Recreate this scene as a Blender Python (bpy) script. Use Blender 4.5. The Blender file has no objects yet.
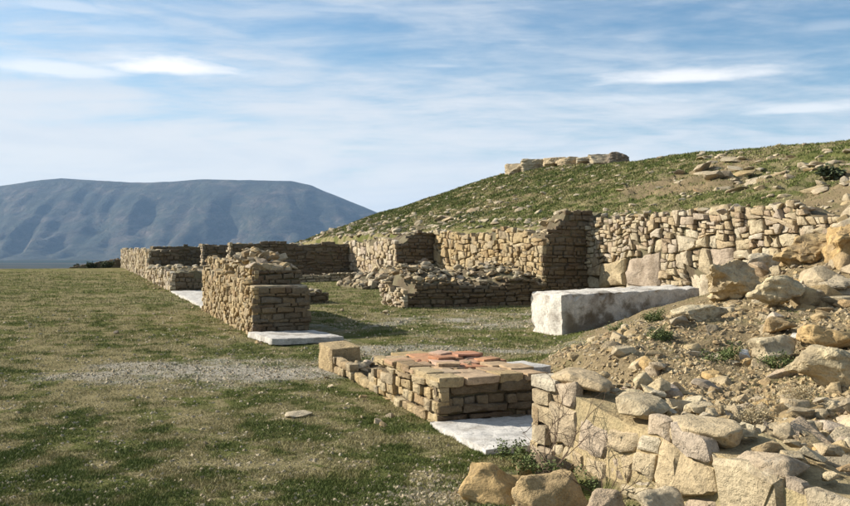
import bpy, bmesh, math, random
import numpy as np
from mathutils import Vector, Matrix, noise as mnoise
R = math.radians
C = bpy.context.scene.collection
SC = bpy.context.scene

# ------------------------------------------------------------------ camera, world, sun
CAMH = 1.7; F = 834.0; HOR = 248.0
cam_d = bpy.data.cameras.new('camera'); cam = bpy.data.objects.new('camera', cam_d); C.objects.link(cam)
cam.location = (0, 0, CAMH); cam.rotation_euler = (R(90), 0, 0)
cam_d.sensor_width = 36; cam_d.lens = F/850*36; cam_d.shift_y = -5/850
cam_d.clip_start = 0.1; cam_d.clip_end = 60000
SC.camera = cam
SC.view_settings.view_transform = 'Standard'; SC.view_settings.look = 'None'
SC.view_settings.exposure = 0.92; SC.view_settings.gamma = 1

SUN_EL = R(28); SUN_AZ = math.atan2(-0.945, 0.326)      # clockwise from +Y
sdir = Vector((math.sin(SUN_AZ)*math.cos(SUN_EL), math.cos(SUN_AZ)*math.cos(SUN_EL), math.sin(SUN_EL)))
sun_d = bpy.data.lights.new('sun', 'SUN'); sun = bpy.data.objects.new('sun', sun_d); C.objects.link(sun)
sun_d.energy = 4.9; sun_d.angle = R(0.5); sun_d.color = (1.0, 0.945, 0.85)
sun.rotation_euler = sdir.to_track_quat('Z', 'Y').to_euler()

class NT:
    """tiny node helper"""
    def __init__(s, tree): s.t = tree; s.n = tree.nodes; s.l = tree.links
    def node(s, typ, **kw):
        n = s.n.new(typ)
        for k, v in kw.items(): setattr(n, k, v)
        return n
    def put(s, sock, v):
        if isinstance(v, bpy.types.NodeSocket): s.l.new(v, sock)
        elif v is not None: sock.default_value = v
    def math(s, op, a, b=None, c=None, clamp=False):
        n = s.node('ShaderNodeMath', operation=op, use_clamp=clamp)
        s.put(n.inputs[0], a); s.put(n.inputs[1], b)
        if c is not None: s.put(n.inputs[2], c)
        return n.outputs[0]
    def vmath(s, op, a, b=None):
        n = s.node('ShaderNodeVectorMath', operation=op); s.put(n.inputs[0], a); s.put(n.inputs[1], b)
        return n.outputs[0]
    def noise(s, vec, scale, detail=4, rough=0.55, dist=0.0):
        n = s.node('ShaderNodeTexNoise'); s.put(n.inputs['Vector'], vec)
        n.inputs['Scale'].default_value = scale; n.inputs['Detail'].default_value = detail
        n.inputs['Roughness'].default_value = rough; n.inputs['Distortion'].default_value = dist
        return n.outputs[0]
    def ramp(s, fac, stops, interp='LINEAR'):
        n = s.node('ShaderNodeValToRGB'); s.put(n.inputs[0], fac); cr = n.color_ramp; cr.interpolation = interp
        while len(cr.elements) < len(stops): cr.elements.new(0.5)
        for e, (p, c) in zip(cr.elements, stops):
            e.position = p; e.color = (c, c, c, 1) if not hasattr(c, '__len__') else (*c, 1)
        return n.outputs[0]
    def mix(s, fac, a, b, mode='MIX'):
        n = s.node('ShaderNodeMix', data_type='RGBA', blend_type=mode)
        s.put(n.inputs[0], fac)
        for i, v in ((6, a), (7, b)):
            if isinstance(v, (tuple, list)): v = (*v, 1) if len(v) == 3 else v
            s.put(n.inputs[i], v)
        return n.outputs[2]
    def smooth(s, v, a, b):
        n = s.node('ShaderNodeMapRange', interpolation_type='SMOOTHSTEP')
        s.put(n.inputs[0], v); n.inputs[1].default_value = a; n.inputs[2].default_value = b
        return n.outputs[0]
    def sep(s, v):
        n = s.node('ShaderNodeSeparateXYZ'); s.put(n.inputs[0], v); return n.outputs
    def comb(s, x, y, z):
        n = s.node('ShaderNodeCombineXYZ'); s.put(n.inputs[0], x); s.put(n.inputs[1], y); s.put(n.inputs[2], z); return n.outputs[0]
    def attr(s, name):
        n = s.node('ShaderNodeAttribute', attribute_name=name); return n.outputs

world = bpy.data.worlds.new("World"); SC.world = world; world.use_nodes = True
w = NT(world.node_tree); w.n.clear()
sky = w.node('ShaderNodeTexSky', sky_type='NISHITA'); sky.sun_disc = False
sky.sun_elevation = SUN_EL; sky.sun_rotation = SUN_AZ % (2*math.pi)
sky.altitude = 100; sky.air_density = 1.0; sky.dust_density = 0.6; sky.ozone_density = 2.0
tc = w.node('ShaderNodeTexCoord'); D = w.vmath('NORMALIZE', tc.outputs['Generated'])
dx, dy, dz = w.sep(D)
az = w.math('ARCTAN2', dx, dy); el = w.math('ARCSINE', dz)
# high thin cloud layer: stretched streaks on a flat ceiling
zz = w.math('ADD', w.math('MAXIMUM', dz, 0.0), 0.10)
P = w.comb(w.math('DIVIDE', dx, zz), w.math('DIVIDE', dy, zz), 0.0)
P1 = w.vmath('MULTIPLY', P, (0.55, 1.0, 1.0))
n1 = w.noise(P1, 1.9, 8, 0.58, 0.25)
P2 = w.vmath('MULTIPLY', P, (1.1, 2.2, 1.0))
n2 = w.noise(P2, 3.0, 9, 0.62, 0.25)
n3 = w.noise(P, 0.55, 3, 0.5)
hz = w.smooth(el, 0.26, 0.03)                     # veil gets denser towards the horizon
lft = w.smooth(az, 0.25, -0.45)
cover = w.math('ADD', w.math('MULTIPLY', n1, 0.60), w.math('MULTIPLY', n2, 0.50))
cover = w.math('ADD', cover, w.math('MULTIPLY', w.math('SUBTRACT', n3, 0.5), 0.5))
cover = w.math('ADD', cover, w.math('MULTIPLY', hz, 0.48))
cover = w.math('ADD', cover, w.math('MULTIPLY', lft, 0.14))
PB = w.comb(w.math('MULTIPLY', az, 3.0), w.math('MULTIPLY', el, 17.0), 1.7)
n4 = w.noise(PB, 1.5, 8, 0.60, 0.5)
cover = w.math('ADD', cover, w.math('MULTIPLY', w.math('SUBTRACT', n4, 0.5), 0.75))
veil = w.math('MULTIPLY', w.smooth(cover, 0.36, 1.02), 0.93)
# a few brighter lens-shaped clouds, ragged by noise
PA = w.comb(w.math('MULTIPLY', az, 5.0), w.math('MULTIPLY', el, 22.0), 0.0)
rg = w.math('SUBTRACT', w.noise(PA, 1.6, 7, 0.62, 0.3), 0.5)
def lens(px, py, hw, hh, amp, cut=1.0):
    a0 = math.atan((px-425)/F); rr = math.hypot(px-425, F); e0 = math.atan((HOR-py)/rr)
    a = w.math('DIVIDE', w.math('SUBTRACT', az, a0), hw/F); e = w.math('DIVIDE', w.math('SUBTRACT', el, e0), hh/F)
    low = w.math('MULTIPLY', w.math('LESS_THAN', e, 0.0), 0.9)       # flatter underside
    e = w.math('MULTIPLY', e, w.math('ADD', low, 1.0))
    d = w.math('SQRT', w.math('ADD', w.math('MULTIPLY', a, a), w.math('MULTIPLY', e, e)))
    d = w.math('ADD', d, w.math('MULTIPLY', rg, 1.5))
    return w.math('MULTIPLY', w.smooth(d, 1.25, 0.20), amp)
lens_sum = None
for args in ((690, 77, 110, 14, .9), (675, 98, 90, 9, .5), (812, 109, 75, 9, .75), (165, 68, 85, 18, .97), (50, 69, 100, 14, .75),
             (440, 66, 45, 5, .45), (750, 56, 45, 5, .35), (70, 8, 55, 9, .50), (330, 10, 110, 7, .38), (825, 28, 40, 8, .30), (130, 30, 50, 11, .40)):
    s_ = lens(*args); lens_sum = s_ if lens_sum is None else w.math('MAXIMUM', lens_sum, s_)
cl = w.math('MAXIMUM', veil, lens_sum)
low_ = w.smooth(el, 0.24, 0.02)
vc = w.mix(w.math('MULTIPLY', low_, w.smooth(n4, .35, .65)), (6.6, 7.0, 7.5), (8.0, 8.0, 7.9))
cloudcol = w.mix(lens_sum, vc, (9.8, 9.6, 9.4))
skyb = w.mix(1.0, sky.outputs[0], (0.86, 1.08, 1.13), 'MULTIPLY')
skyc = w.mix(cl, skyb, cloudcol)
bg = w.node('ShaderNodeBackground'); w.put(bg.inputs[0], skyc); bg.inputs[1].default_value = 0.064
wo = w.node('ShaderNodeOutputWorld'); w.l.new(bg.outputs[0], wo.inputs[0])

# ------------------------------------------------------------------ frames and numbers
TH = R(22.2); cT, sT = math.cos(TH), math.sin(TH)
OX, OY = 0.144, 8.0
def W(u, v, z=0.0): return Vector((OX+cT*u-sT*v, OY+sT*u+cT*v, z))
def uv(x, y):
    a = x-OX; b = y-OY
    return a*cT+b*sT, -a*sT+b*cT
def pix(px, py, z=0.0):
    Y = F*(CAMH-z)/(py-HOR); return Vector(((px-425)/F*Y, Y, z))
def pixd(px, py, Y): return Vector(((px-425)/F*Y, Y, CAMH-(py-HOR)*Y/F))
def sstep(x, a, b):
    t = np.clip((x-a)/(b-a), 0, 1); return t*t*(3-2*t)
def vnoise(x, y, seed=0):
    x = np.asarray(x, float); y = np.asarray(y, float)
    xi = np.floor(x).astype(np.int64); yi = np.floor(y).astype(np.int64)
    fx = x-xi; fy = y-yi; fx = fx*fx*(3-2*fx); fy = fy*fy*(3-2*fy)
    def h(a, b):
        n = (a*374761393+b*668265263+seed*982451653) & 0x7fffffff
        n = ((n ^ (n >> 13))*1274126177) & 0x7fffffff
        n = (n ^ (n >> 16)) & 0xffff
        return n/65535.0
    return (h(xi, yi)*(1-fx)+h(xi+1, yi)*fx)*(1-fy)+(h(xi, yi+1)*(1-fx)+h(xi+1, yi+1)*fx)*fy
def fbm(x, y, seed=0, o=4):
    s = 0; a = .5
    for i in range(o):
        s = s+a*(vnoise(x, y, seed+i)-.5)*2; a *= .5; x = x*2.03+5.1; y = y*2.03+1.7
    return s

# ------------------------------------------------------------------ terrain height
CP = np.array([
 # floor
 (0.2,9.5,0),(1.0,11,0),(0,12,0),(2.0,14,0),(0,15,0),(3,18.5,0),(1,19,0),(-1,14,0),(5,20.5,.1),(2.2,15.6,0),(3.4,16.4,.1),(1.3,12.8,0),(.9,9.6,0),
 # mound
 (1.15,7.0,.60),(1.5,6.2,.55),(1.9,5.0,.40),(2.3,4.2,.28),(1.5,8.2,.56),(1.85,9.2,.58),(2.3,10.1,.60),(2.84,11,.66),(3.8,12,.74),(4.8,12.6,.82),
 (2.2,7,.48),(3,7,.50),(2.5,5.5,.40),(3.2,5,.42),(3.3,9,.56),(4.4,9,.70),(3.1,14.2,.28),(3.6,14.9,.42),(4.3,15.2,.62),(5.2,15.8,.8),(5.8,16.4,.8),(6,12,.98),(5.2,10,.88),
 (5.8,9,1.05),(4.5,7,.78),(7,13,1.25),(8,15,1.15),(7.4,17,.65),(6.4,19,.25),(3.8,6,.62),(5,4,.8),(7,8,1.5),(9,11,2.0),(2.0,11.8,.2),(2.3,13,.08),
 (1.4,9.8,.3),(8.4,18,.5)])
def _tpsK(d2): return np.where(d2 > 1e-9, d2*np.log(np.maximum(d2, 1e-9)), 0)
_n = len(CP); _K = _tpsK((CP[:, None, 0]-CP[None, :, 0])**2+(CP[:, None, 1]-CP[None, :, 1])**2)+np.eye(_n)*.15
_P = np.c_[np.ones(_n), CP[:, :2]]; _A = np.block([[_K, _P], [_P.T, np.zeros((3, 3))]])
_sol = np.linalg.solve(_A, np.r_[CP[:, 2], 0, 0, 0])
def tps(x, y):
    out = _sol[_n]+_sol[_n+1]*x+_sol[_n+2]*y
    for i in range(_n): out = out+_sol[i]*_tpsK((x-CP[i, 0])**2+(y-CP[i, 1])**2)
    return out
CV = [-60, -10, 8, 14.7, 22, 30.3, 38, 43.7, 52, 61, 71, 82, 95, 130]
CZ = [4.0, 5.2, 5.5, 5.75, 6.1, 6.35, 6.75, 6.85, 6.3, 5.6, 4.9, 3.0, 1.0, 0]
def H(x, y, fine=True):
    x = np.asarray(x, float); y = np.asarray(y, float)
    u, v = uv(x, y)
    near = (np.abs(x) < 40) & (np.abs(y) < 60)
    m = np.zeros_like(x)
    if m.ndim == 0: m = np.clip(tps(x, y), 0, 2.3)
    else: m[near] = np.clip(tps(x[near], y[near]), 0, 2.3)
    m = m*sstep(u-np.where(v > -1.55, 1.3, 0), 0.12, 0.40+.35*(v > -1.55))*sstep(v, 11.0, 8.0)
    m = np.where(v < -6, m*sstep(v, -14, -6)+(1-sstep(v, -14, -6))*np.clip(u*.12, 0, 2)*(u > 0), m)
    mw = sstep(m, 0.05, 0.3)
    z = 0.05*fbm(x*.35, y*.35, 3)*sstep(np.abs(u)+np.abs(v)*.1, 0.3, 3)+m
    if fine:
        z = z+0.010*fbm(x*4, y*4, 11, 3)+mw*(0.07*fbm(x*2.2, y*2.2, 21, 4)+0.03*np.abs(fbm(x*9, y*9, 31, 3)))
    base = 2.42*sstep(v, 84, 44)*1.0
    crest = np.interp(v, CV, CZ)
    t = np.clip((u-12)/12.0, 0, 1); prof = .30*np.sin(t*math.pi/2)+.70*t*(1.0-.12*np.sin(t*math.pi))
    hill = base+(np.maximum(crest, base)-base)*prof-np.clip(u-24, 0, 400)*.05
    hn = sstep(u, 12, 14)
    hill = hill+hn*sstep(v, 110, 60)*((.42*fbm(x*.24, y*.24, 41, 4)+.24*fbm(x*.9, y*.9, 51, 4))*(1-.6*t))
    # rock ledges breaking through on the right
    lx = sstep(u, 15, 17)*sstep(u, 24, 19)*sstep(v, 24, 20)*sstep(v, 4, 9)
    hill = hill+lx*.55*np.round(fbm(x*.32+y*.1, y*.32, 61, 3)*4)/4
    wd = .5+5.5*sstep(v, 7.2, 3.2)
    r = sstep(u, 12.0-wd, 12.05)
    z = z*(1-r)+hill*r
    if fine: z = z+.10*fbm(x*1.8, y*1.8, 71, 4)*r*(1-r)*4*sstep(v, 9, 6)
    rho = np.hypot(x, y)
    k = np.clip((rho-72-3*fbm(x*.06, y*.06, 81, 2))/60, 0, 1); keep = sstep(u, 9, 16)*sstep(v, 105, 75)
    z = z-(1-keep)*(k**2*6)
    z = z-np.clip((rho-125)/500, 0, 1)**1.0*58*1.0
    z = z+sstep(rho, 500, 900)*(4*fbm(x*.002, y*.002, 91, 3))*sstep(rho, 9000, 4000)
    return z
def hz1(x, y): return float(H(np.array([x]), np.array([y]))[0])

def gravel(x, y):
    g = .78*np.exp(-((y-11.6-.05*x)/1.25)**2)*sstep(x, .2, -1.5)*sstep(x, -6.5, -4.0)
    g = g+.55*np.exp(-(((x-.35)/.7)**2+((y-5.9)/.55)**2))
    u, v = uv(x, y)
    g = g+.5*sstep(u, .3, 1)*sstep(u, 11, 8)*sstep(v, 3, 5)*sstep(v, 15, 11)*sstep(fbm(x*.5, y*.5, 7), -.5, .4)
    return np.clip(g+.42*fbm(x*1.3, y*1.9, 101, 4), 0, 1)
def green(x, y):
    s = np.clip(.50+.5*fbm(x*.9, y*1.2, 111, 3)+1.05*fbm(x*3.6, y*3.2, 117, 4)+.35*fbm(x*.12, y*.2, 121, 3)+.14*(uv(x, y)[0] > 12), 0, 1)
    return s
def earth(x, y):
    u, v = uv(x, y)
    near = (np.abs(x) < 40) & (np.abs(y) < 60); m = np.zeros_like(np.asarray(x, float))
    m[near] = np.clip(tps(x[near], y[near]), 0, 2.3)
    e = sstep(m, .06, .25)*sstep(u, .05, .3)*sstep(v, 11, 8.5)
    e = np.maximum(e, sstep(u, 6, 9)*sstep(u, 14, 12.2)*sstep(v, 8, 5))
    e = np.maximum(e, .6*sstep(fbm(x*.25, y*.25, 131, 4), .16, .34)*sstep(u, 12, 15))   # bare scars on the hill
    e = np.maximum(e, .9*sstep(u, 15, 17)*sstep(u, 24, 21)*sstep(v, 24, 20)*sstep(v, 3, 8)*sstep(fbm(x*.3, y*.3, 141, 4), -.3, .1))
    e = np.maximum(e, .45*sstep(u, 11.9, 12.1)*sstep(u, 13.8, 12.4))
    return np.clip(e, 0, 1)

# ------------------------------------------------------------------ materials
def new_mat(name):
    m = bpy.data.materials.new(name); m.use_nodes = True; t = NT(m.node_tree); t.n.clear()
    b = t.node('ShaderNodeBsdfPrincipled'); o = t.node('ShaderNodeOutputMaterial'); t.l.new(b.outputs[0], o.inputs[0])
    b.inputs['Roughness'].default_value = .92; b.inputs['Specular IOR Level'].default_value = .15
    return m, t, b
def bump(t, b, h, dist, strength=1.0):
    n = t.node('ShaderNodeBump'); n.inputs['Strength'].default_value = strength; n.inputs['Distance'].default_value = dist
    t.put(n.inputs['Height'], h); t.l.new(n.outputs[0], b.inputs['Normal'])
def stone_mat(name, cols, lichen=.35, bd=.02, k=1.0, warm=None, dirt=(.16, .115, .07)):
    m, t, b = new_mat(name)
    pos = t.node('ShaderNodeNewGeometry').outputs['Position']
    rnd = t.math('FRACT', t.math('ADD', t.attr('rnd')[2], t.node('ShaderNodeObjectInfo').outputs['Random']))
    n = len(cols)
    base = t.ramp(rnd, [(i/(n-1), tuple(c*k for c in cl_)) for i, cl_ in enumerate(cols)])
    big = t.noise(pos, 2.2, 4, .6)
    mid = t.noise(pos, 11, 6, .68, .4); fine = t.noise(pos, 65, 4, .7)
    c = t.mix(1.0, base, t.ramp(mid, [(.25, .62), (.5, .97), (.75, 1.22)]), 'MULTIPLY')
    c = t.mix(t.smooth(big, .50, .66), c, t.mix(.5, c, dirt))
    c = t.mix(1.0, c, t.ramp(fine, [(.3, .74), (.55, 1.03), (.75, 1.14)]), 'MULTIPLY')
    li = t.smooth(t.noise(t.vmath('ADD', pos, (7, 3, 1)), 17, 5, .72), .59, .70)
    c = t.mix(t.math('MULTIPLY', li, lichen), c, (.13, .115, .09))
    li2 = t.smooth(t.noise(t.vmath('ADD', pos, (1, 9, 4)), 8, 4, .7), .60, .70)
    c = t.mix(t.math('MULTIPLY', li2, lichen*.6), c, (.50, .46, .37))
    t.put(b.inputs['Base Color'], c)
    h = t.math('ADD', t.math('MULTIPLY', mid, 1.0), t.math('MULTIPLY', fine, .28))
    lay = t.noise(t.vmath('MULTIPLY', pos, (4, 4, 26)), 1, 4, .6, .3)
    h = t.math('ADD', h, t.math('MULTIPLY', lay, .5))
    pit = t.smooth(t.noise(t.vmath('ADD', pos, (2, 5, 8)), 21, 4, .65), .24, .46)
    h = t.math('ADD', h, t.math('MULTIPLY', pit, .3))
    c = t.mix(1.0, c, t.ramp(pit, [(0, .72), (1, 1.0)]), 'MULTIPLY')
    t.put(b.inputs['Base Color'], c)
    bump(t, b, h, bd)
    return m
TAN = [(.40, .28, .14), (.47, .36, .20), (.44, .32, .16), (.34, .23, .12), (.50, .40, .24), (.38, .30, .19), (.44, .31, .15), (.48, .38, .23)]
CRM = [(.48, .38, .23), (.53, .44, .29), (.44, .33, .19), (.55, .47, .33), (.42, .31, .20), (.50, .39, .23), (.43, .34, .25), (.57, .49, .36)]
BRN = [(.36, .26, .15), (.42, .31, .18), (.30, .21, .13), (.46, .35, .21), (.34, .28, .20), (.40, .28, .15)]
GRY = [(.38, .31, .20), (.43, .355, .235), (.33, .265, .175), (.46, .39, .27), (.38, .29, .18)]
M_TAN = stone_mat('tan_limestone', TAN, .35, .03, k=.93); M_CRM = stone_mat('cream_limestone', CRM, .35, .03, k=.92)
M_BRN_SHADE = stone_mat('brown_shaded_stone', BRN, .3, k=.44); M_OCH = stone_mat('ochre_boulder', [(.42, .28, .12), (.46, .32, .15)], .3)  # brown stone darkened: shade of wall ends and cross-wall fronts painted into its colour
M_PALE = stone_mat('pale_cream_stone', [(.52, .42, .25), (.54, .45, .29), (.49, .38, .22)], .3, .03)
M_GRY = stone_mat('grey_limestone', GRY, .4)
M_MARB = stone_mat('pale_marble', [(.50, .46, .40), (.54, .505, .45), (.47, .43, .365)], .55, .012, 1.0, dirt=(.17, .135, .09))
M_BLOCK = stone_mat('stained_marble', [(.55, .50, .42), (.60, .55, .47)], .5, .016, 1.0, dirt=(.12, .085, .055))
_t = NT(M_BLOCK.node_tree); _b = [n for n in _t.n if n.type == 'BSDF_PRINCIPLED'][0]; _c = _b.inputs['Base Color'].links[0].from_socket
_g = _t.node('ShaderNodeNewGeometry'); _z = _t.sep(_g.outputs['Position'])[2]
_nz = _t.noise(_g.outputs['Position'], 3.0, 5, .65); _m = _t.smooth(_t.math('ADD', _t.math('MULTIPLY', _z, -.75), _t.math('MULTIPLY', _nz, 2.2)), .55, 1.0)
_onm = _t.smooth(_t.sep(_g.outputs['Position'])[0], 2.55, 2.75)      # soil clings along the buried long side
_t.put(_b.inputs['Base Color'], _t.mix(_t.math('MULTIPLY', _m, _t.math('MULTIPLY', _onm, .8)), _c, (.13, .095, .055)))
M_BRICK = stone_mat('fired_brick', [(.42, .19, .10), (.46, .25, .13), (.37, .165, .095), (.48, .33, .23), (.44, .22, .12)], .15, .006)
M_OBR = stone_mat('weathered_brick', [(.38, .25, .14), (.42, .30, .18), (.39, .235, .13), (.44, .34, .22)], .25, .010)
M_DKST = stone_mat('dark_stone', [(.17, .14, .11), (.22, .18, .13), (.14, .12, .10)], .3)
def mortar_mat(name, col, dist=.03, scale=9):
    m, t, b = new_mat(name); pos = t.node('ShaderNodeNewGeometry').outputs['Position']
    a = t.noise(pos, scale, 6, .7); f = t.noise(pos, 55, 3, .7); g = t.noise(pos, 1.6, 3, .5)
    c = t.mix(a, tuple(x*.55 for x in col), tuple(x*1.35 for x in col))
    c = t.mix(1.0, c, t.ramp(f, [(.3, .65), (.7, 1.25)]), 'MULTIPLY')
    c = t.mix(t.math('MULTIPLY', t.smooth(g, .45, .6), .5), c, (.20, .18, .10))
    t.put(b.inputs['Base Color'], c); bump(t, b, t.math('ADD', a, t.math('MULTIPLY', f, .4)), dist)
    return m
M_MORT = mortar_mat('earth_mortar', (.13, .10, .06)); M_PLAST = mortar_mat('pale_lime_mortar', (.43, .33, .18), .02, 14)

def ground_mat():
    m, t, b = new_mat('ground'); pos = t.node('ShaderNodeNewGeometry').outputs['Position']
    px, py, pz = t.sep(pos)
    gv = t.attr('gravel')[2]; gr = t.attr('green')[2]; ea = t.attr('earth')[2]; b.inputs['Specular IOR Level'].default_value = 0.0
    n_s = t.noise(pos, 1.3, 5, .6); n_m = t.noise(pos, 6, 6, .7, .3); n_f = t.noise(pos, 32, 4, .72); n_x = t.noise(pos, 120, 2, .6)
    grassy = t.mix(t.smooth(t.math('ADD', gr, t.math('MULTIPLY', t.math('SUBTRACT', n_m, .5), 1.3)), .38, .62), (.24, .20, .105), (.112, .118, .040))
    grassy = t.mix(t.smooth(n_s, .42, .62), grassy, t.mix(.45, grassy, (.19, .165, .08)))
    grassy = t.mix(1.0, grassy, t.ramp(n_f, [(.3, .50), (.5, .95), (.7, 1.45)]), 'MULTIPLY')
    vo = t.node('ShaderNodeTexVoronoi'); t.put(vo.inputs['Vector'], pos); vo.inputs['Scale'].default_value = 30
    peb = t.mix(1.0, t.mix(t.sep(vo.outputs['Color'])[0], (.26, .23, .175), (.44, .40, .33)), t.ramp(n_f, [(.3, .6), (.7, 1.25)]), 'MULTIPLY')
    f = t.smooth(t.math('ADD', gv, t.math('MULTIPLY', t.math('SUBTRACT', n_m, .5), 1.1)), .30, .75)
    col = t.mix(f, grassy, peb)
    ecol = t.mix(n_m, (.165, .12, .065), (.31, .24, .14))
    ecol = t.mix(1.0, ecol, t.ramp(n_f, [(.3, .62), (.5, 1.0), (.72, 1.35)]), 'MULTIPLY')
    ecol = t.mix(t.math('MULTIPLY', t.smooth(n_s, .50, .66), .5), ecol, (.12, .115, .05))
    fe = t.smooth(t.math('ADD', ea, t.math('MULTIPLY', t.math('SUBTRACT', n_m, .5), .8)), .35, .7)
    col = t.mix(fe, col, ecol)
    # far plain: fields
    far = t.smooth(t.math('SQRT', t.math('ADD', t.math('MULTIPLY', px, px), t.math('MULTIPLY', py, py))), 250, 700)
    fv = t.node('ShaderNodeTexVoronoi'); t.put(fv.inputs['Vector'], t.vmath('MULTIPLY', pos, (.0012, .0032, 0))); fv.inputs['Scale'].default_value = 1
    fcol = t.ramp(t.sep(fv.outputs['Color'])[0], [(.1, (.025, .035, .018)), (.4, (.055, .048, .028)), (.6, (.032, .042, .02)), (.9, (.08, .062, .04))])
    col = t.mix(far, col, fcol)
    t.put(b.inputs['Base Color'], col)
    h = t.math('ADD', t.math('MULTIPLY', n_m, .9), t.math('ADD', t.math('MULTIPLY', n_f, .55), t.math('MULTIPLY', n_x, .12)))
    bump(t, b, h, .05)
    return m
M_GROUND = ground_mat()
def mountain_mat():
    m, t, b = new_mat('mountain'); pos = t.node('ShaderNodeNewGeometry').outputs['Position']
    n = t.noise(t.vmath('MULTIPLY', pos, (.006, .002, .011)), 1, 9, .74, .6)
    n2 = t.noise(pos, .004, 7, .7, .3); z = t.sep(pos)[2]
    c = t.ramp(n, [(.32, (.016, .024, .015)), (.5, (.040, .042, .026)), (.64, (.120, .092, .066))])
    c = t.mix(1.0, c, t.ramp(n2, [(.3, .35), (.7, 1.7)]), 'MULTIPLY')
    c = t.mix(t.smooth(z, 60, -60), c, t.mix(.5, c, (.05, .055, .03)))
    t.put(b.inputs['Base Color'], c)
    bump(t, b, t.noise(pos, .012, 8, .7, .3), 60)
    return m
def blade_mat():
    m, t, b = new_mat('grass_blade')
    a = t.attr('gcol')
    t.put(b.inputs['Base Color'], a[0]); b.inputs['Roughness'].default_value = .8
    return m
def flat_mat(name, col, sc=20, bd=.005):
    m, t, b = new_mat(name); pos = t.node('ShaderNodeNewGeometry').outputs['Position']
    n = t.noise(pos, sc, 4, .6); t.put(b.inputs['Base Color'], t.mix(n, tuple(c*.6 for c in col), tuple(c*1.4 for c in col)))
    if bd: bump(t, b, n, bd)
    return m
M_BLADE = blade_mat(); M_TWIG = flat_mat('dry_twig', (.11, .075, .05)); M_LEAF = flat_mat('weed_leaf', (.115, .14, .05)); M_STRAW = flat_mat('straw_stalk', (.42, .34, .20))
M_SHRUB = flat_mat('shrub_leaf', (.075, .09, .045)); M_FAR = mountain_mat()

# ------------------------------------------------------------------ object helpers
def link(o, parent=None):
    C.objects.link(o)
    if parent is not None: o.parent = parent
    return o
def tag(o, label, cat, group=None):
    o['label'] = label; o['category'] = cat
    if group: o['group'] = group
    return o
def empty(name, loc, label, cat, group=None):
    o = bpy.data.objects.new(name, None); o.location = loc; o.empty_display_size = .2
    link(o); return tag(o, label, cat, group)
def mesh_from(name, V, Fc, mat, smooth=False, rnd=None):
    me = bpy.data.meshes.new(name); me.from_pydata(V, [], Fc); me.materials.append(mat)
    if smooth: me.polygons.foreach_set('use_smooth', [True]*len(me.polygons))
    if rnd is not None:
        at = me.attributes.new('rnd', 'FLOAT', 'POINT')
        at.data.foreach_set('value', rnd if hasattr(rnd, '__len__') else [rnd]*len(V))
    me.update(); return me
def from_bm(name, bm, mat, smooth=False):
    me = bpy.data.meshes.new(name); bm.to_mesh(me); bm.free(); me.materials.append(mat)
    if smooth: me.polygons.foreach_set('use_smooth', [True]*len(me.polygons))
    return me

def rock_bm(rng, pts=16, box=.72, bev=.028):
    """angular broken rock of unit size (about -0.5..0.5)"""
    bm = bmesh.new()
    for i in range(pts):
        d = Vector((rng.gauss(0, 1), rng.gauss(0, 1), rng.gauss(0, 1))).normalized()
        m = max(abs(d.x), abs(d.y), abs(d.z)); s = (1-box)*.5+box*.5/m
        bm.verts.new(d*s*rng.uniform(.86, 1.0))
    r = bmesh.ops.convex_hull(bm, input=bm.verts)
    bmesh.ops.delete(bm, geom=[g for g in r['geom_interior'] if isinstance(g, bmesh.types.BMVert)], context='VERTS')
    bmesh.ops.dissolve_limit(bm, angle_limit=R(14), verts=bm.verts, edges=bm.edges)
    if bev: bmesh.ops.bevel(bm, geom=list(bm.edges), offset=bev, segments=1, affect='EDGES', clamp_overlap=True)
    bmesh.ops.triangulate(bm, faces=bm.faces)
    return bm
POOL = []
_r = random.Random(5)
for i in range(16): POOL.append(rock_bm(_r))
def pool_meshes(mat):
    out = []
    for i, b in enumerate(POOL):
        me = bpy.data.meshes.new('rock'); b.to_mesh(me); me.materials.append(mat)
        me.polygons.foreach_set('use_smooth', [True]*len(me.polygons)); out.append(me)
        me.set_sharp_from_angle(angle=R(24))
    return out
PM = {m.name: pool_meshes(m) for m in (M_TAN, M_CRM, M_BRN_SHADE, M_GRY, M_MARB, M_BRICK, M_DKST, M_OBR, M_OCH, M_PALE)}

def hero_rock(rng, dims, mat, pts=15, box=.6, rough=.07, sub=4, name='stone'):
    bm = rock_bm(rng, pts, box, .03)
    for _ in range(sub):
        bmesh.ops.subdivide_edges(bm, edges=[e for e in bm.edges if e.calc_length() > .06], cuts=1, use_grid_fill=True)
        bmesh.ops.triangulate(bm, faces=bm.faces)
    bmesh.ops.smooth_vert(bm, verts=bm.verts, factor=.14, use_axis_x=True, use_axis_y=True, use_axis_z=True)
    bm.normal_update()
    off = Vector((rng.uniform(0, 50), rng.uniform(0, 50), rng.uniform(0, 50)))
    D_ = Vector(dims)
    for v in bm.verts:
        p = Vector((v.co.x*D_.x, v.co.y*D_.y, v.co.z*D_.z))*3+off
        n = mnoise.fractal(p*1.9, .75, 2.2, 6); s = mnoise.noise(Vector((p.x*.8, p.y*.8, p.z*4.2)))
        v.co += v.normal*(n*rough+s*rough*1.1)
    for v in bm.verts: v.co = Vector((v.co.x*D_.x, v.co.y*D_.y, v.co.z*D_.z))
    me = from_bm(name, bm, mat, True); me.set_sharp_from_angle(angle=R(34))
    return me

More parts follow.
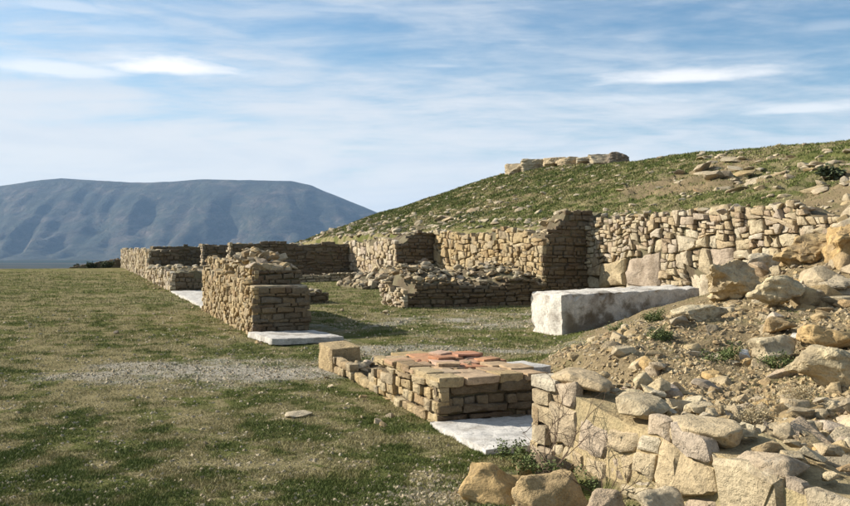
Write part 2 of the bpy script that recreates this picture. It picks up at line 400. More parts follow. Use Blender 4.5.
def block_mesh(dims, mat, rng, rough=.01, seg=.06, bev=.012, name='block', chips=.0):
    """squared block with worn arrises, origin at its base centre"""
    bm = bmesh.new(); bmesh.ops.create_cube(bm, size=1)
    for v in bm.verts: v.co = Vector((v.co.x*dims[0], v.co.y*dims[1], (v.co.z+.5)*dims[2]))
    bmesh.ops.bevel(bm, geom=list(bm.edges), offset=bev, segments=2, affect='EDGES', profile=.6)
    for _ in range(6):
        es = [e for e in bm.edges if e.calc_length() > seg*1.9]
        if not es: break
        bmesh.ops.subdivide_edges(bm, edges=es, cuts=1, use_grid_fill=True)
    bmesh.ops.triangulate(bm, faces=bm.faces); bm.normal_update()
    off = Vector((rng.uniform(0, 90), rng.uniform(0, 90), 0))
    hx, hy = dims[0]/2, dims[1]/2
    for v in bm.verts:
        n = mnoise.fractal(v.co*5+off, .9, 2.1, 4)
        k = 1.0
        if chips:
            e = sum((abs(abs(v.co.x)-hx) < .05, abs(abs(v.co.y)-hy) < .05, abs(v.co.z-dims[2]) < .05))
            if e >= 2: k += chips*max(0, mnoise.noise(v.co*7+off))*4
            if e >= 2: n = -abs(n)
        v.co += v.normal*n*rough*k
        if chips: v.co.x += .03*chips*mnoise.noise(Vector((v.co.y*2.2, off.x, 1)))*min(1, dims[0]); v.co.y += .03*chips*mnoise.noise(Vector((v.co.x*2.2, off.y, 5)))*min(1, dims[1])
    me = from_bm(name, bm, mat, True); me.set_sharp_from_angle(angle=R(42)); return me

def clip(poly, a, b, c):
    """keep a*x+b*y<=c"""
    out = []
    for i in range(len(poly)):
        p, q = poly[i], poly[(i+1) % len(poly)]
        dp = a*p[0]+b*p[1]-c; dq = a*q[0]+b*q[1]-c
        if dp <= 0: out.append(p)
        if (dp < 0) != (dq < 0) and dp != dq:
            t_ = dp/(dp-dq); out.append((p[0]+(q[0]-p[0])*t_, p[1]+(q[1]-p[1])*t_))
    return out
def rubble_cells(Wd, Ht, inside, rng, rmin, rmax, aspect, topf=lambda x: 99, limit=1200, fixed=(), szf=None):
    Hs = Ht*aspect; pts = [(a, b*aspect, c) for a, b, c in fixed]
    area = Wd*Hs
    G = {}; cs = 2.05*max([rmax]+[f_[2] for f_ in fixed])
    for q in pts: G.setdefault((int(q[0]//cs), int(q[1]//cs)), []).append(q)
    for rr in rmax*(rmin/rmax)**np.linspace(0, 1, 8):
        for _ in range(int(area/(rr*rr)*(1.2 if rr > rmin*1.6 else 6))):
            x = rng.uniform(0, Wd); y = rng.uniform(0, Hs)
            if not inside(x, y/aspect): continue
            if szf and rr > szf(x, y/aspect): continue
            ok = True; gx, gy = int(x//cs), int(y//cs)
            for ii in (gx-1, gx, gx+1):
                for jj in (gy-1, gy, gy+1):
                    for (a, b, c) in G.get((ii, jj), ()):
                        if (a-x)**2+(b-y)**2 < ((rr+c)*(.80 if c > rr*1.5 else .90))**2: ok = False; break
                    if not ok: break
                if not ok: break
            if ok:
                q = (x, y, rr*rng.uniform(.9, 1.0)); pts.append(q); G.setdefault((gx, gy), []).append(q)
        if len(pts) > limit: break
    A = np.array(pts) if pts else np.zeros((0, 3)); cells = []
    for i, (x, y, r) in enumerate(pts):
        a0 = rng.uniform(0, 1); poly = [(x+rb*r*math.cos(k*math.pi/3+a0+rng.uniform(-.2, .2)), y+rb*r*math.sin(k*math.pi/3+a0)) for k in range(6) for rb in (rng.uniform(1.9, 2.7),)]
        d2 = (A[:, 0]-x)**2+(A[:, 1]-y)**2
        for j in np.argsort(d2)[1:22]:
            X, Y, RR = A[j]
            a = 2*(X-x); b = 2*(Y-y); c = (X*X+Y*Y-RR*RR)-(x*x+y*y-r*r)
            poly = clip(poly, a, b, c)
            if len(poly) < 3: break
        if len(poly) < 3: continue
        poly = clip(poly, -1, 0, .05); poly = clip(poly, 1, 0, Wd+.05) if len(poly) >= 3 else poly
        if len(poly) >= 3: poly = clip(poly, 0, 1, (topf(x)+.02)*aspect)
        if len(poly) < 3: continue
        cells.append([(p[0], p[1]/aspect) for p in poly])
    return cells
def split_cells(Wd, Ht, inside, rng, amin, amax, topf, asp=1.45, seed=0):
    stack = [[(-.04, 0), (Wd+.04, 0), (Wd+.04, Ht+.1), (-.04, Ht+.1)]]; out = []
    while stack:
        p = stack.pop(); n = len(p)
        A = abs(sum(p[i][0]*p[(i+1) % n][1]-p[(i+1) % n][0]*p[i][1] for i in range(n)))/2
        xs = [q[0] for q in p]; ys = [q[1] for q in p]; w_, h_ = max(xs)-min(xs), max(ys)-min(ys); cx, cy = (max(xs)+min(xs))/2, (max(ys)+min(ys))/2
        am = amax(cx, cy) if callable(amax) else amax
        slim = max(w_/max(h_, .01), h_/max(w_, .01))
        if A < amin*2 or (A < am and slim < 2.6 and rng.random() < .30):
            if A > amin*.35: out.append(p)
            continue
        if w_ > h_*asp*rng.uniform(.75, 1.3): th = rng.gauss(0, .26)
        else: th = math.pi/2+rng.gauss(0, .13)
        a, b = math.cos(th), math.sin(th); f = rng.uniform(.34, .66)
        x0 = min(xs)+w_*f; y0 = min(ys)+h_*f; c = a*x0+b*y0
        for q in (clip(p, a, b, c), clip(p, -a, -b, -c)):
            if len(q) >= 3: stack.append(q)
    cells = []
    for p in out:
        cx = sum(q[0] for q in p)/len(p); cy = sum(q[1] for q in p)/len(p)
        if not inside(cx, cy) or rng.random() < .015: continue
        p = clip(p, 0, 1, topf(cx)+.03)
        if len(p) < 3: continue
        def wp(q):
            v = Vector((q[0]*1.6+seed, q[1]*1.6, seed*.7)); v2 = v*3.1
            return (q[0]+.10*mnoise.noise(v)+.03*mnoise.noise(v2), q[1]+.09*mnoise.noise(v+Vector((9, 5, 2)))+.03*mnoise.noise(v2+Vector((3, 1, 8))))
        # extra corners on the long sides so that warped edges bend
        pp = []
        for i in range(len(p)):
            q, r_ = p[i], p[(i+1) % len(p)]; pp.append(q)
            if math.hypot(q[0]-r_[0], q[1]-r_[1]) > .22: t_ = rng.uniform(.4, .6); pp.append((q[0]*(1-t_)+r_[0]*t_, q[1]*(1-t_)+r_[1]*t_))
        cells.append([wp(q) for q in pp])
    return cells
def course_cells(Wd, Ht, inside, rng, ch, cw, jit=.15):
    cells = []; y = 0; row = 0
    while y < Ht:
        h = ch*rng.uniform(.55, 1.5); x = -rng.uniform(0, cw*.5)
        ph = rng.uniform(0, 9)
        def yy(xx, base): return base+.22*ch*math.sin(xx*1.7+ph)+.12*ch*math.sin(xx*4.1+2*ph)
        while x < Wd:
            wd = cw*rng.choice((.45, .7, 1, 1.2, 1.6))*rng.uniform(.85, 1.15)
            a, b = max(x, -.04), min(x+wd, Wd+.04)
            if b-a > cw*.2 and inside((a+b)/2, y+h*.5):
                j = lambda: rng.uniform(-jit, jit)*ch
                mx = (a+b)/2
                cells.append([(a+j()*.5, yy(a, y)+j()*.5), (mx, yy(mx, y)+j()*.4), (b+j()*.5, yy(b, y)+j()*.5), (b+j()*.5, yy(b, y+h)+j()*.5), (mx+j(), yy(mx, y+h)+j()*.4), (a+j()*.5, yy(a, y+h)+j()*.5)])
            x += wd
        y += h; row += 1
    return cells
def stone_geo(poly, rng, joint, prot, depth):
    n = len(poly); cx = sum(p[0] for p in poly)/n; cy = sum(p[1] for p in poly)/n
    rad = sum(math.hypot(p[0]-cx, p[1]-cy) for p in poly)/n
    if rad < joint*1.2: return None
    k = 1-joint/rad
    pl = [(cx+(p[0]-cx)*k, cy+(p[1]-cy)*k) for p in poly]
    ch = []
    for i in range(n):
        p, q = pl[i], pl[(i+1) % n]; a = rng.uniform(.05, .17); b = rng.uniform(.05, .17)
        ch.append((p[0]*(1-a)+q[0]*a, p[1]*(1-a)+q[1]*a)); ch.append((p[0]*b+q[0]*(1-b), p[1]*b+q[1]*(1-b)))
    ch = [(x+rng.uniform(-.07, .07)*rad, y+rng.uniform(-.07, .07)*rad) for x, y in ch]
    m = len(ch); V = []; Fc = []
    tx, ty = rng.uniform(-.12, .12), rng.uniform(-.12, .12); pr = prot*rng.choice((-.3, .3, .6, 1, 1.3, 1.9)); bv = min(.24, .012/rad+.05)
    rings = ((1.0, -depth), (1.0, pr-rad*.09), (1-bv, pr), (.5, pr+rad*.05))
    for (sc, dn) in rings:
        for (x, y) in ch:
            x2 = (x-cx)*sc; y2 = (y-cy)*sc; jn = rng.uniform(-.05, .05)*rad if dn > 0 else 0
            V.append((x2, y2, dn+(tx*x2+ty*y2 if dn > -depth else 0)+jn))
    V.append((0, 0, pr+rad*rng.uniform(-.02, .07)))
    for r_ in range(3):
        for i in range(m):
            j = (i+1) % m; Fc.append((r_*m+i, r_*m+j, (r_+1)*m+j, (r_+1)*m+i))
    for i in range(m): Fc.append((3*m+i, 3*m+(i+1) % m, 4*m))
    return (cx, cy), V, Fc
def face(root, p0, p1, z0, ztop, seed, rmin=.1, rmax=.25, aspect=1.5, style='rubble', mat=None, joint=.012, prot=.035, depth=.08, joined=False, name='stone', maxn=300, fixed=(), szf=None):
    """stones laid in the face that runs p0->p1, looking to the right of that direction"""
    rng = random.Random(seed); p0 = Vector(p0[:2]).to_3d(); p1 = Vector(p1[:2]).to_3d()
    U = (p1-p0); L = U.length; U.normalize(); Nn = Vector((U.y, -U.x, 0)); Z = Vector((0, 0, 1))
    zt = ztop if callable(ztop) else (lambda s: ztop)
    hmax = max(zt(L*i/40) for i in range(41))-z0
    ins = lambda s, h: z0+h < zt(min(max(s, 0), L))-.03
    if style == 'rubble':
        k_ = math.pi/aspect*.9; am = szf if szf else rmax*rmax*k_
        cells = split_cells(L, hmax, ins, rng, rmin*rmin*k_, am, lambda x: zt(min(max(x, 0), L))-z0, 1.0+aspect*.35, seed)
    elif style == 'cells': cells = rubble_cells(L, hmax, ins, rng, rmin, rmax, aspect, lambda x: zt(min(max(x, 0), L))-z0, 1200, fixed, szf)
    else: cells = course_cells(L, hmax, ins, rng, rmin, rmax)
    loc = root.location; geos = []
    for c in cells:
        g = stone_geo(c, rng, joint, prot, depth)
        if g: geos.append(g)
    def area(g): return -sum(abs(v[0])+abs(v[1]) for v in g[1])/len(g[1])
    if not joined and len(geos) > maxn: geos.sort(key=area)
    singles = [] if joined else geos[:maxn]; rest = geos if joined else geos[maxn:]
    for (c, V, Fc) in singles:
        ctr = p0+U*c[0]+Z*(z0+c[1])
        VV = [tuple(U*x+Z*y+Nn*n) for x, y, n in V]
        me = mesh_from(name, VV, Fc, mat, True, rng.random()); me.set_sharp_from_angle(angle=R(40))
        o = bpy.data.objects.new(name, me); o.location = ctr-loc; link(o, root)
    if rest:
        VV, FF, rn = [], [], []
        for (c, V, Fc) in rest:
            b0 = len(VV); ctr = p0+U*c[0]+Z*(z0+c[1])-loc; rr = rng.random()
            VV += [tuple(ctr+U*x+Z*y+Nn*n) for x, y, n in V]; rn += [rr]*len(V); FF += [tuple(b0+i for i in f) for f in Fc]
        o = bpy.data.objects.new('stonework', mesh_from('stonework', VV, FF, mat, False, rn)); link(o, root); o['kind'] = 'stuff'
    return L
def core(root, P, A, B, ztop, z0, mat, ins=.03, step=.18, rough=.04, name='core', drop=.06):
    """solid filling of a wall: footprint P + a*A + b*B, rough top"""
    P = Vector(P[:2]).to_3d(); A = Vector(A[:2]).to_3d(); B = Vector(B[:2]).to_3d(); La, Lb = A.length, B.length
    A.normalize(); B.normalize()
    na = max(2, min(120, int(La/step))); nb = max(2, min(16, int(Lb/step)))
    zt = ztop if callable(ztop) else (lambda a, b: ztop)
    V = []; Fc = []; loc = root.location
    for i in range(na+1):
        for j in range(nb+1):
            a = ins+(La-2*ins)*i/na; b = ins+(Lb-2*ins)*j/nb
            p = P+A*a+B*b
            z = zt(a, b)-drop+rough*mnoise.fractal(Vector((p.x*2.5, p.y*2.5, 3)), .8, 2, 4)
            V.append((p.x-loc.x, p.y-loc.y, z-loc.z))
    top = lambda i, j: i*(nb+1)+j
    for i in range(na):
        for j in range(nb): Fc.append((top(i, j), top(i+1, j), top(i+1, j+1), top(i, j+1)))
    ring = [(i, 0) for i in range(na)]+[(na, j) for j in range(nb)]+[(i, nb) for i in range(na, 0, -1)]+[(0, j) for j in range(nb, 0, -1)]
    b0 = len(V)
    for (i, j) in ring:
        x, y, z = V[top(i, j)]; V.append((x, y, z0-loc.z))
    for k in range(len(ring)):
        k2 = (k+1) % len(ring); Fc.append((top(*ring[k2]), top(*ring[k]), b0+k, b0+k2))
    me = mesh_from(name, V, Fc, mat, False); bm = bmesh.new(); bm.from_mesh(me); bmesh.ops.recalc_face_normals(bm, faces=bm.faces); bm.to_mesh(me); bm.free()
    o = bpy.data.objects.new(name, me); return link(o, root)
def place_rock(root, p, s, rng, mat, name='stone', flat=.6, tilt=.35):
    me = rng.choice(PM[mat.name]); o = bpy.data.objects.new(name, me)
    loc = root.location if root is not None else Vector((0, 0, 0))
    o.location = Vector(p)-loc; o.scale = (s*rng.uniform(.8, 1.35), s*rng.uniform(.7, 1.1), s*flat*rng.uniform(.75, 1.25))
    o.rotation_euler = (rng.uniform(-tilt, tilt), rng.uniform(-tilt, tilt), rng.uniform(0, 6.28)); return link(o, root)
def top_stones(root, P, A, B, ztop, n, smin, smax, seed, mats, flat=.55, edge=False, tilt=.25):
    rng = random.Random(seed); P = Vector(P[:2]).to_3d(); A = Vector(A[:2]).to_3d(); B = Vector(B[:2]).to_3d(); La, Lb = A.length, B.length
    zt = ztop if callable(ztop) else (lambda a, b: ztop)
    for i in range(n):
        a = rng.random(); b = rng.random()
        if edge and rng.random() < .7: b = rng.uniform(0, .2)
        p = P+A*a+B*b; s = smin+(smax-smin)*rng.random()**2
        p.z = zt(a*La, b*Lb)-.04+s*flat*.12
        place_rock(root, p, s, rng, rng.choice(mats), flat=flat, tilt=tilt)

# ------------------------------------------------------------------ ground
def build_ground():
    azs = np.concatenate([np.linspace(-180, -38, 60, endpoint=False), np.linspace(-38, 38, 620, endpoint=False), np.linspace(38, 180, 60, endpoint=False)])
    rs = [0.4]
    while rs[-1] < 14000:
        r = rs[-1]; rs.append(r*1.006+.012 if r < 110 else r*1.05)
    rs = np.array(rs); na, nr = len(azs), len(rs)
    A_, R_ = np.meshgrid(np.radians(azs), rs); X = R_*np.sin(A_); Y = R_*np.cos(A_)
    Z = H(X, Y)
    V = np.stack([X.ravel(), Y.ravel(), Z.ravel()], 1)
    V = np.vstack([V, [[0, 0, hz1(0, 0)]]])
    i = np.arange(nr-1)[:, None]*na; j = np.arange(na)[None, :]; j2 = (j+1) % na
    q = np.stack([i+j, i+j2, i+na+j2, i+na+j], -1).reshape(-1, 4)[:, ::-1]
    me = bpy.data.meshes.new('ground'); 
    me.from_pydata(V, [], q.tolist()+[(len(V)-1, (k+1) % na, k) for k in range(na)])
    me.polygons.foreach_set('use_smooth', [True]*len(me.polygons))
    for nm, fn in (('gravel', gravel), ('green', green), ('earth', earth)):
        at = me.attributes.new(nm, 'FLOAT', 'POINT'); at.data.foreach_set('value', fn(V[:, 0], V[:, 1]).astype(np.float32))
    me.materials.append(M_GROUND); o = bpy.data.objects.new('ground', me); link(o); o['kind'] = 'structure'
    return o
build_ground()

def build_mountain():
    prof = [(-900, 250), (-500, 215), (-250, 196), (-60, 190), (0, 186), (30, 181), (62, 177.5), (100, 180), (150, 182.5), (200, 179), (250, 179.5), (292, 181), (312, 185), (326, 192), (345, 199), (365, 207), (385, 215.5), (410, 226), (440, 238), (480, 250), (560, 262)]
    D0 = 6200.0; pxs = np.linspace(-900, 560, 420); ridge = np.interp(pxs, [p[0] for p in prof], [p[1] for p in prof])
    ridge = ridge+.7*fbm(pxs*.045, pxs*0, 5, 5)
    nt = 90; V = []
    X0 = (pxs-425)/F*D0; Zr = CAMH+(HOR-ridge)/F*D0
    T = np.linspace(0, 1.5, nt)
    XX, TT = np.meshgrid(X0, T)
    ZR = np.tile(Zr, (nt, 1))
    Yd = 4300+1900*TT+150*fbm(XX*.0012, TT*2, 9, 3)*np.clip(1-TT, 0, 1)
    base = -64
    s = np.clip(TT, 0, 1)
    sh = .55*s**1.5+.45*sstep(s, .25, 1.0)
    # gullies running down the flank
    gx = XX*.0040+TT*1.3+.7*fbm(XX*.0016, TT*2.2, 17, 4)
    gul = 1-np.abs(fbm(gx, TT*.6, 23, 4))*2.6
    Z = base+(ZR-base)*sh-np.clip(gul, 0, 1)*85*np.sin(np.pi*s)**1.0+42*fbm(XX*.008, TT*7, 29, 5)*np.sin(np.pi*s)
    Z = np.where(TT > 1, ZR-(TT-1)*700, Z)
    V = np.stack([XX.ravel(), Yd.ravel(), Z.ravel()], 1); n = len(pxs)
    i = np.arange(nt-1)[:, None]*n; j = np.arange(n-1)[None, :]
    q = np.stack([i+j, i+j+1, i+n+j+1, i+n+j], -1).reshape(-1, 4)
    me = bpy.data.meshes.new('mountain'); me.from_pydata(V.tolist(), [], q.tolist()); me.materials.append(M_FAR)
    me.polygons.foreach_set('use_smooth', [True]*len(me.polygons))
    o = bpy.data.objects.new('mountain', me); link(o); o['kind'] = 'structure'
build_mountain()

# haze: one closed box of even air round everything
def build_haze():
    bm = bmesh.new(); bmesh.ops.create_cube(bm, size=1)
    for v in bm.verts: v.co = Vector((v.co.x*17000, v.co.y*15500+1500, -150+(v.co.z+.5)*(700)))
    m = bpy.data.materials.new('haze_air'); m.use_nodes = True; t = NT(m.node_tree); t.n.clear()
    pv = t.node('ShaderNodeVolumePrincipled'); pv.inputs['Color'].default_value = (.42, .66, 1.0, 1); pv.inputs['Density'].default_value = 0.000056
    pv.inputs['Anisotropy'].default_value = 0.0
    o_ = t.node('ShaderNodeOutputMaterial'); t.l.new(pv.outputs[0], o_.inputs['Volume'])
    me = bpy.data.meshes.new('haze'); bm.to_mesh(me); bm.free(); me.materials.append(m)
    o = bpy.data.objects.new('haze', me); link(o); o['kind'] = 'stuff'
build_haze()

# ------------------------------------------------------------------ the walls
def nz(s, seed, a=.12, f=.9): return a*mnoise.fractal(Vector((s*f, seed*3.7, 0)), .7, 2.1, 4)
uA = Vector((cT, sT, 0)); vA = Vector((-sT, cT, 0))      # unit vectors: across the rooms / along the street front

# rear retaining wall, near stretch (big pale stones)
def rear_wall(v0, v1, label, topz, seed, rmin, rmax, joined, mat, aspect=1.25, zb=-.1, fixed=(), szf=None):
    r = empty('retaining_wall', W(11.3, v0, 0), label, 'wall', 'stretches of the rear retaining wall')
    L = v1-v0
    tf = lambda s: topz(v1-s)+nz(s, seed, .10, 1.1)
    core(r, W(11.3, v0), vA*L, uA*.8, lambda a, b: topz(v0+a)+nz(L-a, seed, .10, 1.1)-.02, zb, M_MORT)
    face(r, W(11.3, v1), W(11.3, v0), zb, tf, seed, rmin, rmax, aspect, 'rubble', mat, .022, .065, .12, joined, 'stone', 300, fixed, szf)
    top_stones(r, W(11.3, v0), vA*L, uA*.9, lambda a, b: topz(v0+a), int(L*4), .12, .40, seed+1, [M_GRY, M_CRM, M_TAN], .5, True)
    return r
rw = rear_wall(4.8, 14.7, 'tall rubble retaining wall of big cream stones below the green hillside, nearest stretch', lambda v: 2.68+nz(v, 3, .10, 2)-.6*max(0, (6.6-v)/2), 101, .10, .34, False, M_CRM, 1.35, -.1, (), lambda x, y: (.95 if y < 1.25 else .36 if y < 2.0 else .12)*(1.0+.5*(2.5 < x < 7.5)-.6*(x < 2.5 and y > 1.3)))
rear_wall(17.2, 27.0, 'middle stretch of the rear retaining wall, squared tan stones behind the shaded cross wall', lambda v: 2.32+.12*math.sin(v), 102, .13, .40, False, M_TAN, 1.4)
rear_wall(29.2, 46, 'farthest stretch of the rear retaining wall, jumbled small stones at the foot of the slope', lambda v: 2.35-.03*(v-29)+.1*math.sin(v*1.3), 103, .15, .42, False, M_CRM, 1.3)

# cross wall M: low shaded wall with a tall pier against the rear wall
r = empty('cross_wall', W(5.2, 14.7, 0), 'long low cross wall with dark shaded face and tall stepped pier at its right end', 'wall')
def mtop(a, b=0): return .72+.08*math.sin(a*2.1)+nz(a, 7, .22, 1.6)-.12*(a < 1.2)+(.42*min(1, b/1.2) if b else 0)
def pier_top(a, b=0): return 2.82+nz(a, 2, .08, 3)-(0 if a > .8 else .22 if a > .55 else .62 if a > .3 else 1.05)
core(r, W(5.2, 14.72), uA*4.7, vA*1.9, lambda a, b: mtop(a, b)-(.35 if a < .35 else 0)-(.15 if a < .8 else 0)-.05, -.1, M_MORT, step=.10, rough=.035)
face(r, W(5.2, 14.7), W(9.8, 14.7), -.05, lambda s: mtop(s)-(.3 if s < .3 else 0), 111, .10, .30, 1, 'course', M_BRN_SHADE, .014, .05, .1)
face(r, W(5.2, 16.6), W(5.2, 14.7), -.05, lambda s: .55+nz(s, 3, .2, 2)+.3*max(0, .9-s), 112, .07, .16, 1.4, 'rubble', M_CRM, .012, .06, .1)
top_stones(r, W(5.2, 14.8), uA*4.7, vA*1.75, mtop, 260, .09, .34, 113, [M_GRY, M_CRM, M_TAN], .5)
core(r, W(9.7, 14.7), uA*2.4, vA*2.5, lambda a, b: pier_top(a)-.45*max(0, b-.6), -.1, M_MORT, step=.12, rough=.12)
face(r, W(9.7, 14.7), W(11.45, 14.7), -.05, lambda s: pier_top(s)+.04, 114, .12, .30, 1, 'course', M_BRN_SHADE, .014, .045, .1)
face(r, W(9.7, 17.2), W(9.7, 14.7), -.05, lambda s: 1.75+.3*(s > 1.2), 115, .1, .2, 1.4, 'rubble', M_TAN, .014, .05, .1)
top_stones(r, W(9.8, 14.8), uA*1.7, vA*2.0, lambda a, b: pier_top(a)-.45*max(0, b-.6), 90, .14, .46, 116, [M_GRY, M_CRM, M_TAN], .5, tilt=.5)

# second stub pier
r = empty('cross_wall', W(9.5, 27, 0), 'short dark shaded pier with a collapsed rubble foot, between two stretches of the rear wall', 'wall')
core(r, W(9.5, 27.0), uA*2.4, vA*2.2, lambda a, b: 2.38-max(0, .9-a)*.6+nz(a, 8, .12, 2), -.1, M_MORT, step=.16)
face(r, W(9.5, 27.0), W(11.45, 27.0), -.05, lambda s: 2.45-max(0, .9-s)*.6+nz(s, 8, .12, 2), 121, .14, .32, 1, 'course', M_BRN_SHADE, .014, .05, .1)
face(r, W(9.5, 29.2), W(9.5, 27.0), -.05, lambda s: 2.15+nz(s, 5, .2, 1.2), 122, .12, .26, 1.3, 'rubble', M_CRM, .014, .06, .1)
top_stones(r, W(9.5, 27), uA*1.9, vA*2.2, lambda a, b: 2.37, 26, .16, .42, 123, [M_GRY, M_CRM], .5)
rng = random.Random(77)
foot = empty('rubble_bank', W(8.6, 26.2, 0), 'bank of tumbled stones sloping down from the dark pier to the grass', 'rubble bank')
core(foot, W(7.4, 25.4), uA*3.9, vA*3.8, lambda a, b: .15+.95*min(1, max(0, a-.2)/2.6)*min(1, .35+b/2.2), -.2, M_MORT, step=.2, rough=.15)
for i in range(150):
    a = rng.uniform(0, 3.9); b = rng.uniform(0, 3.6); z = .13+.95*min(1, max(0, a-.2)/2.6)*min(1, .35+b/2.2)
    place_rock(foot, W(7.4+a, 25.4+b, z), rng.uniform(.15, .5), rng, rng.choice([M_CRM, M_TAN, M_GRY]), flat=.7, tilt=.6)

# far cross walls
def cross(name, u0, u1, v, th, topz, seed, label, rm=(.16, .45), mat=M_BRN_SHADE, zb=-.15, grp='far cross walls of the rooms'):
    r = empty(name, W(u0, v, 0), label, 'wall', grp)
    tf = lambda s: topz+nz(s, seed, .12, .6)
    core(r, W(u0, v), uA*(u1-u0), vA*th, lambda a, b: topz+nz(a, seed, .12, .6), zb, M_MORT, step=.3)
    face(r, W(u0, v), W(u1, v), zb, tf, seed, rm[0], rm[1], 1, 'course', mat, .02, .05, .1, True)
    face(r, W(u0, v+th), W(u0, v), zb, lambda s: topz, seed+1, rm[0], rm[1], 1, 'course', M_CRM, .02, .05, .1, True)
    top_stones(r, W(u0, v), uA*(u1-u0), vA*th, lambda a, b: topz-.03, int((u1-u0)*3.5), .15, .40, seed+2, [M_GRY, M_CRM, M_CRM], .5)
    return r
cross('cross_wall', 4.35, 11.5, 39.6, 1.0, 1.98, 131, 'long dark cross wall beyond the stone pillar, closing the far end of the grassy room')
cross('cross_wall', 3.6, 7.5, 45.5, 1.0, 1.92, 132, 'short dark cross wall seen in the gap between two pale wall ends')
cross('cross_wall', 1.4, 10, 56, 1.2, 1.85, 133, 'dark cross wall behind the farthest pillar, above a strip of green grass')
cross('cross_wall', 4.8, 10.5, 33.0, .9, .42, 134, 'knee high remnant of wall with flat pale top crossing the grass behind the pillar', (.12, .35), M_GRY)

# far pillar on the street front
r = empty('street_pillar', W(0, 39, 0), 'farthest long masonry pillar of the street front, pale lit side and dark end', 'pillar', 'masonry pillars of the street front')
ft = lambda v: 1.60+.05*math.sin(v*.9)
core(r, W(0, 39), vA*36, uA*1.5, lambda a, b: ft(39+a), -.3, M_MORT, step=.3)
face(r, W(0, 75), W(0, 39), -.3, lambda s: ft(75-s)+.03, 141, .16, .40, 1.3, 'rubble', M_CRM, .02, .06, .1, True)
face(r, W(0, 39), W(1.5, 39), -.2, lambda s: 1.64, 142, .16, .40, 1, 'course', M_BRN_SHADE, .018, .05, .1)
top_stones(r, W(0, 39), vA*34, uA*1.5, lambda a, b: ft(39+a)-.05, 60, .2, .5, 143, [M_GRY, M_CRM], .4)

# low wall between far pillar and middle threshold
r = empty('low_wall', W(0, 26.2, 0), 'low broken rubble wall between the farthest pillar and the white threshold', 'wall')
lt = lambda a: .78+nz(a, 9, .22, .5)
core(r, W(0, 26.2), vA*12.5, uA*1.7, lambda a, b: lt(a), -.1, M_MORT, step=.25, rough=.12)
face(r, W(0, 38.7), W(0, 26.2), -.15, lambda s: lt(12.5-s), 151, .12, .30, 1.3, 'rubble', M_CRM, .016, .06, .1, True)
face(r, W(0, 26.2), W(1.7, 26.2), -.1, lambda s: .72-.1*(s > .8), 152, .13, .35, 1, 'course', M_BRN_SHADE, .016, .05, .1)
top_stones(r, W(-.1, 26.2), vA*12, uA*1.7, lambda a, b: lt(a), 90, .2, .5, 153, [M_GRY, M_CRM, M_TAN], .5, tilt=.4)

r = empty('low_wall', Vector((-31.5, 76, 0)), 'dark low remnant of wall at the far left edge of the plateau beyond the last pillar', 'wall')
core(r, Vector((-32.5, 76, 0)), Vector((4.6, .6, 0)), Vector((-.2, 1.2, 0)), lambda a, b: -.1+.75*min(1, a/4)+.1*math.sin(a*3), -1.5, M_MORT, step=.3, rough=.1)
top_stones(r, Vector((-32.5, 76, 0)), Vector((4.6, .6, 0)), Vector((-.2, 1.2, 0)), lambda a, b: -.1+.75*min(1, a/4), 40, .2, .5, 611, [M_DKST, M_BRN_SHADE], .5, tilt=.4)
# middle pillar (P2)
r = empty('street_pillar', W(-.15, 8.7, 0), 'middle masonry pillar of the street front with tumbled rubble heaped on its top', 'pillar', 'masonry pillars of the street front')
def p2t(a, b=0):       # a measured from the near end, along the street
    return .95+min(a, 7)*.03+nz(a, 4, .05, 1)+(.27 if a > .62 and b > .12 else 0)
core(r, W(-.15, 8.7), vA*7.3, uA*1.05, lambda a, b: p2t(a, b), -.1, M_MORT, step=.12)
face(r, W(-.15, 16.0), W(-.15, 8.7), -.08, lambda s: p2t(7.3-s)+.02, 161, .06, .17, 1.35, 'rubble', M_TAN, .010, .035, .08, maxn=285)
face(r, W(-.15, 8.7), W(.92, 8.7), -.08, lambda s: .95, 162, .095, .26, 1, 'course', M_BRN_SHADE, .010, .03, .08)
face(r, W(.92, 8.7), W(.92, 11), -.08, lambda s: .95, 163, .10, .30, 1, 'course', M_BRN_SHADE, .010, .03, .08, True)
rng = random.Random(31)
# flat capping slab then a set-back course in the shade-darkened stone, then the heap
for k in range(5):
    o = bpy.data.objects.new('coping_stone', block_mesh((.235, .42, .05), M_CRM, rng, .006, .07, .01)); o.location = W(-.02+.205*k, 8.95+.03*rng.random(), .915)-r.location; o.rotation_euler.z = TH+rng.uniform(-.05, .05); link(o, r)
face(r, W(-.05, 9.24), W(.9, 9.24), .93, lambda s: 1.30, 164, .09, .26, 1, 'course', M_BRN_SHADE, .010, .03, .08)
face(r, W(-.03, 16.0), W(-.03, 9.25), .93, lambda s: 1.30+(6.75-s)*.03, 165, .06, .16, 1.6, 'rubble', M_TAN, .010, .04, .08, True)
for k in range(230):
    a = rng.gauss(2.4, 1.6); a = min(6.9, max(.70, a)); b = rng.uniform(.04, .95)
    hgt = max(0, .52*math.exp(-((a-2.2)/1.1)**2)*(1-abs(b-.45)*.9))
    place_rock(r, W(-.15+b, 8.7+a, p2t(a, b)+hgt*rng.uniform(.0, 1)), rng.uniform(.12, .34), rng, rng.choice([M_CRM, M_TAN, M_GRY, M_TAN]), flat=.5, tilt=.55)

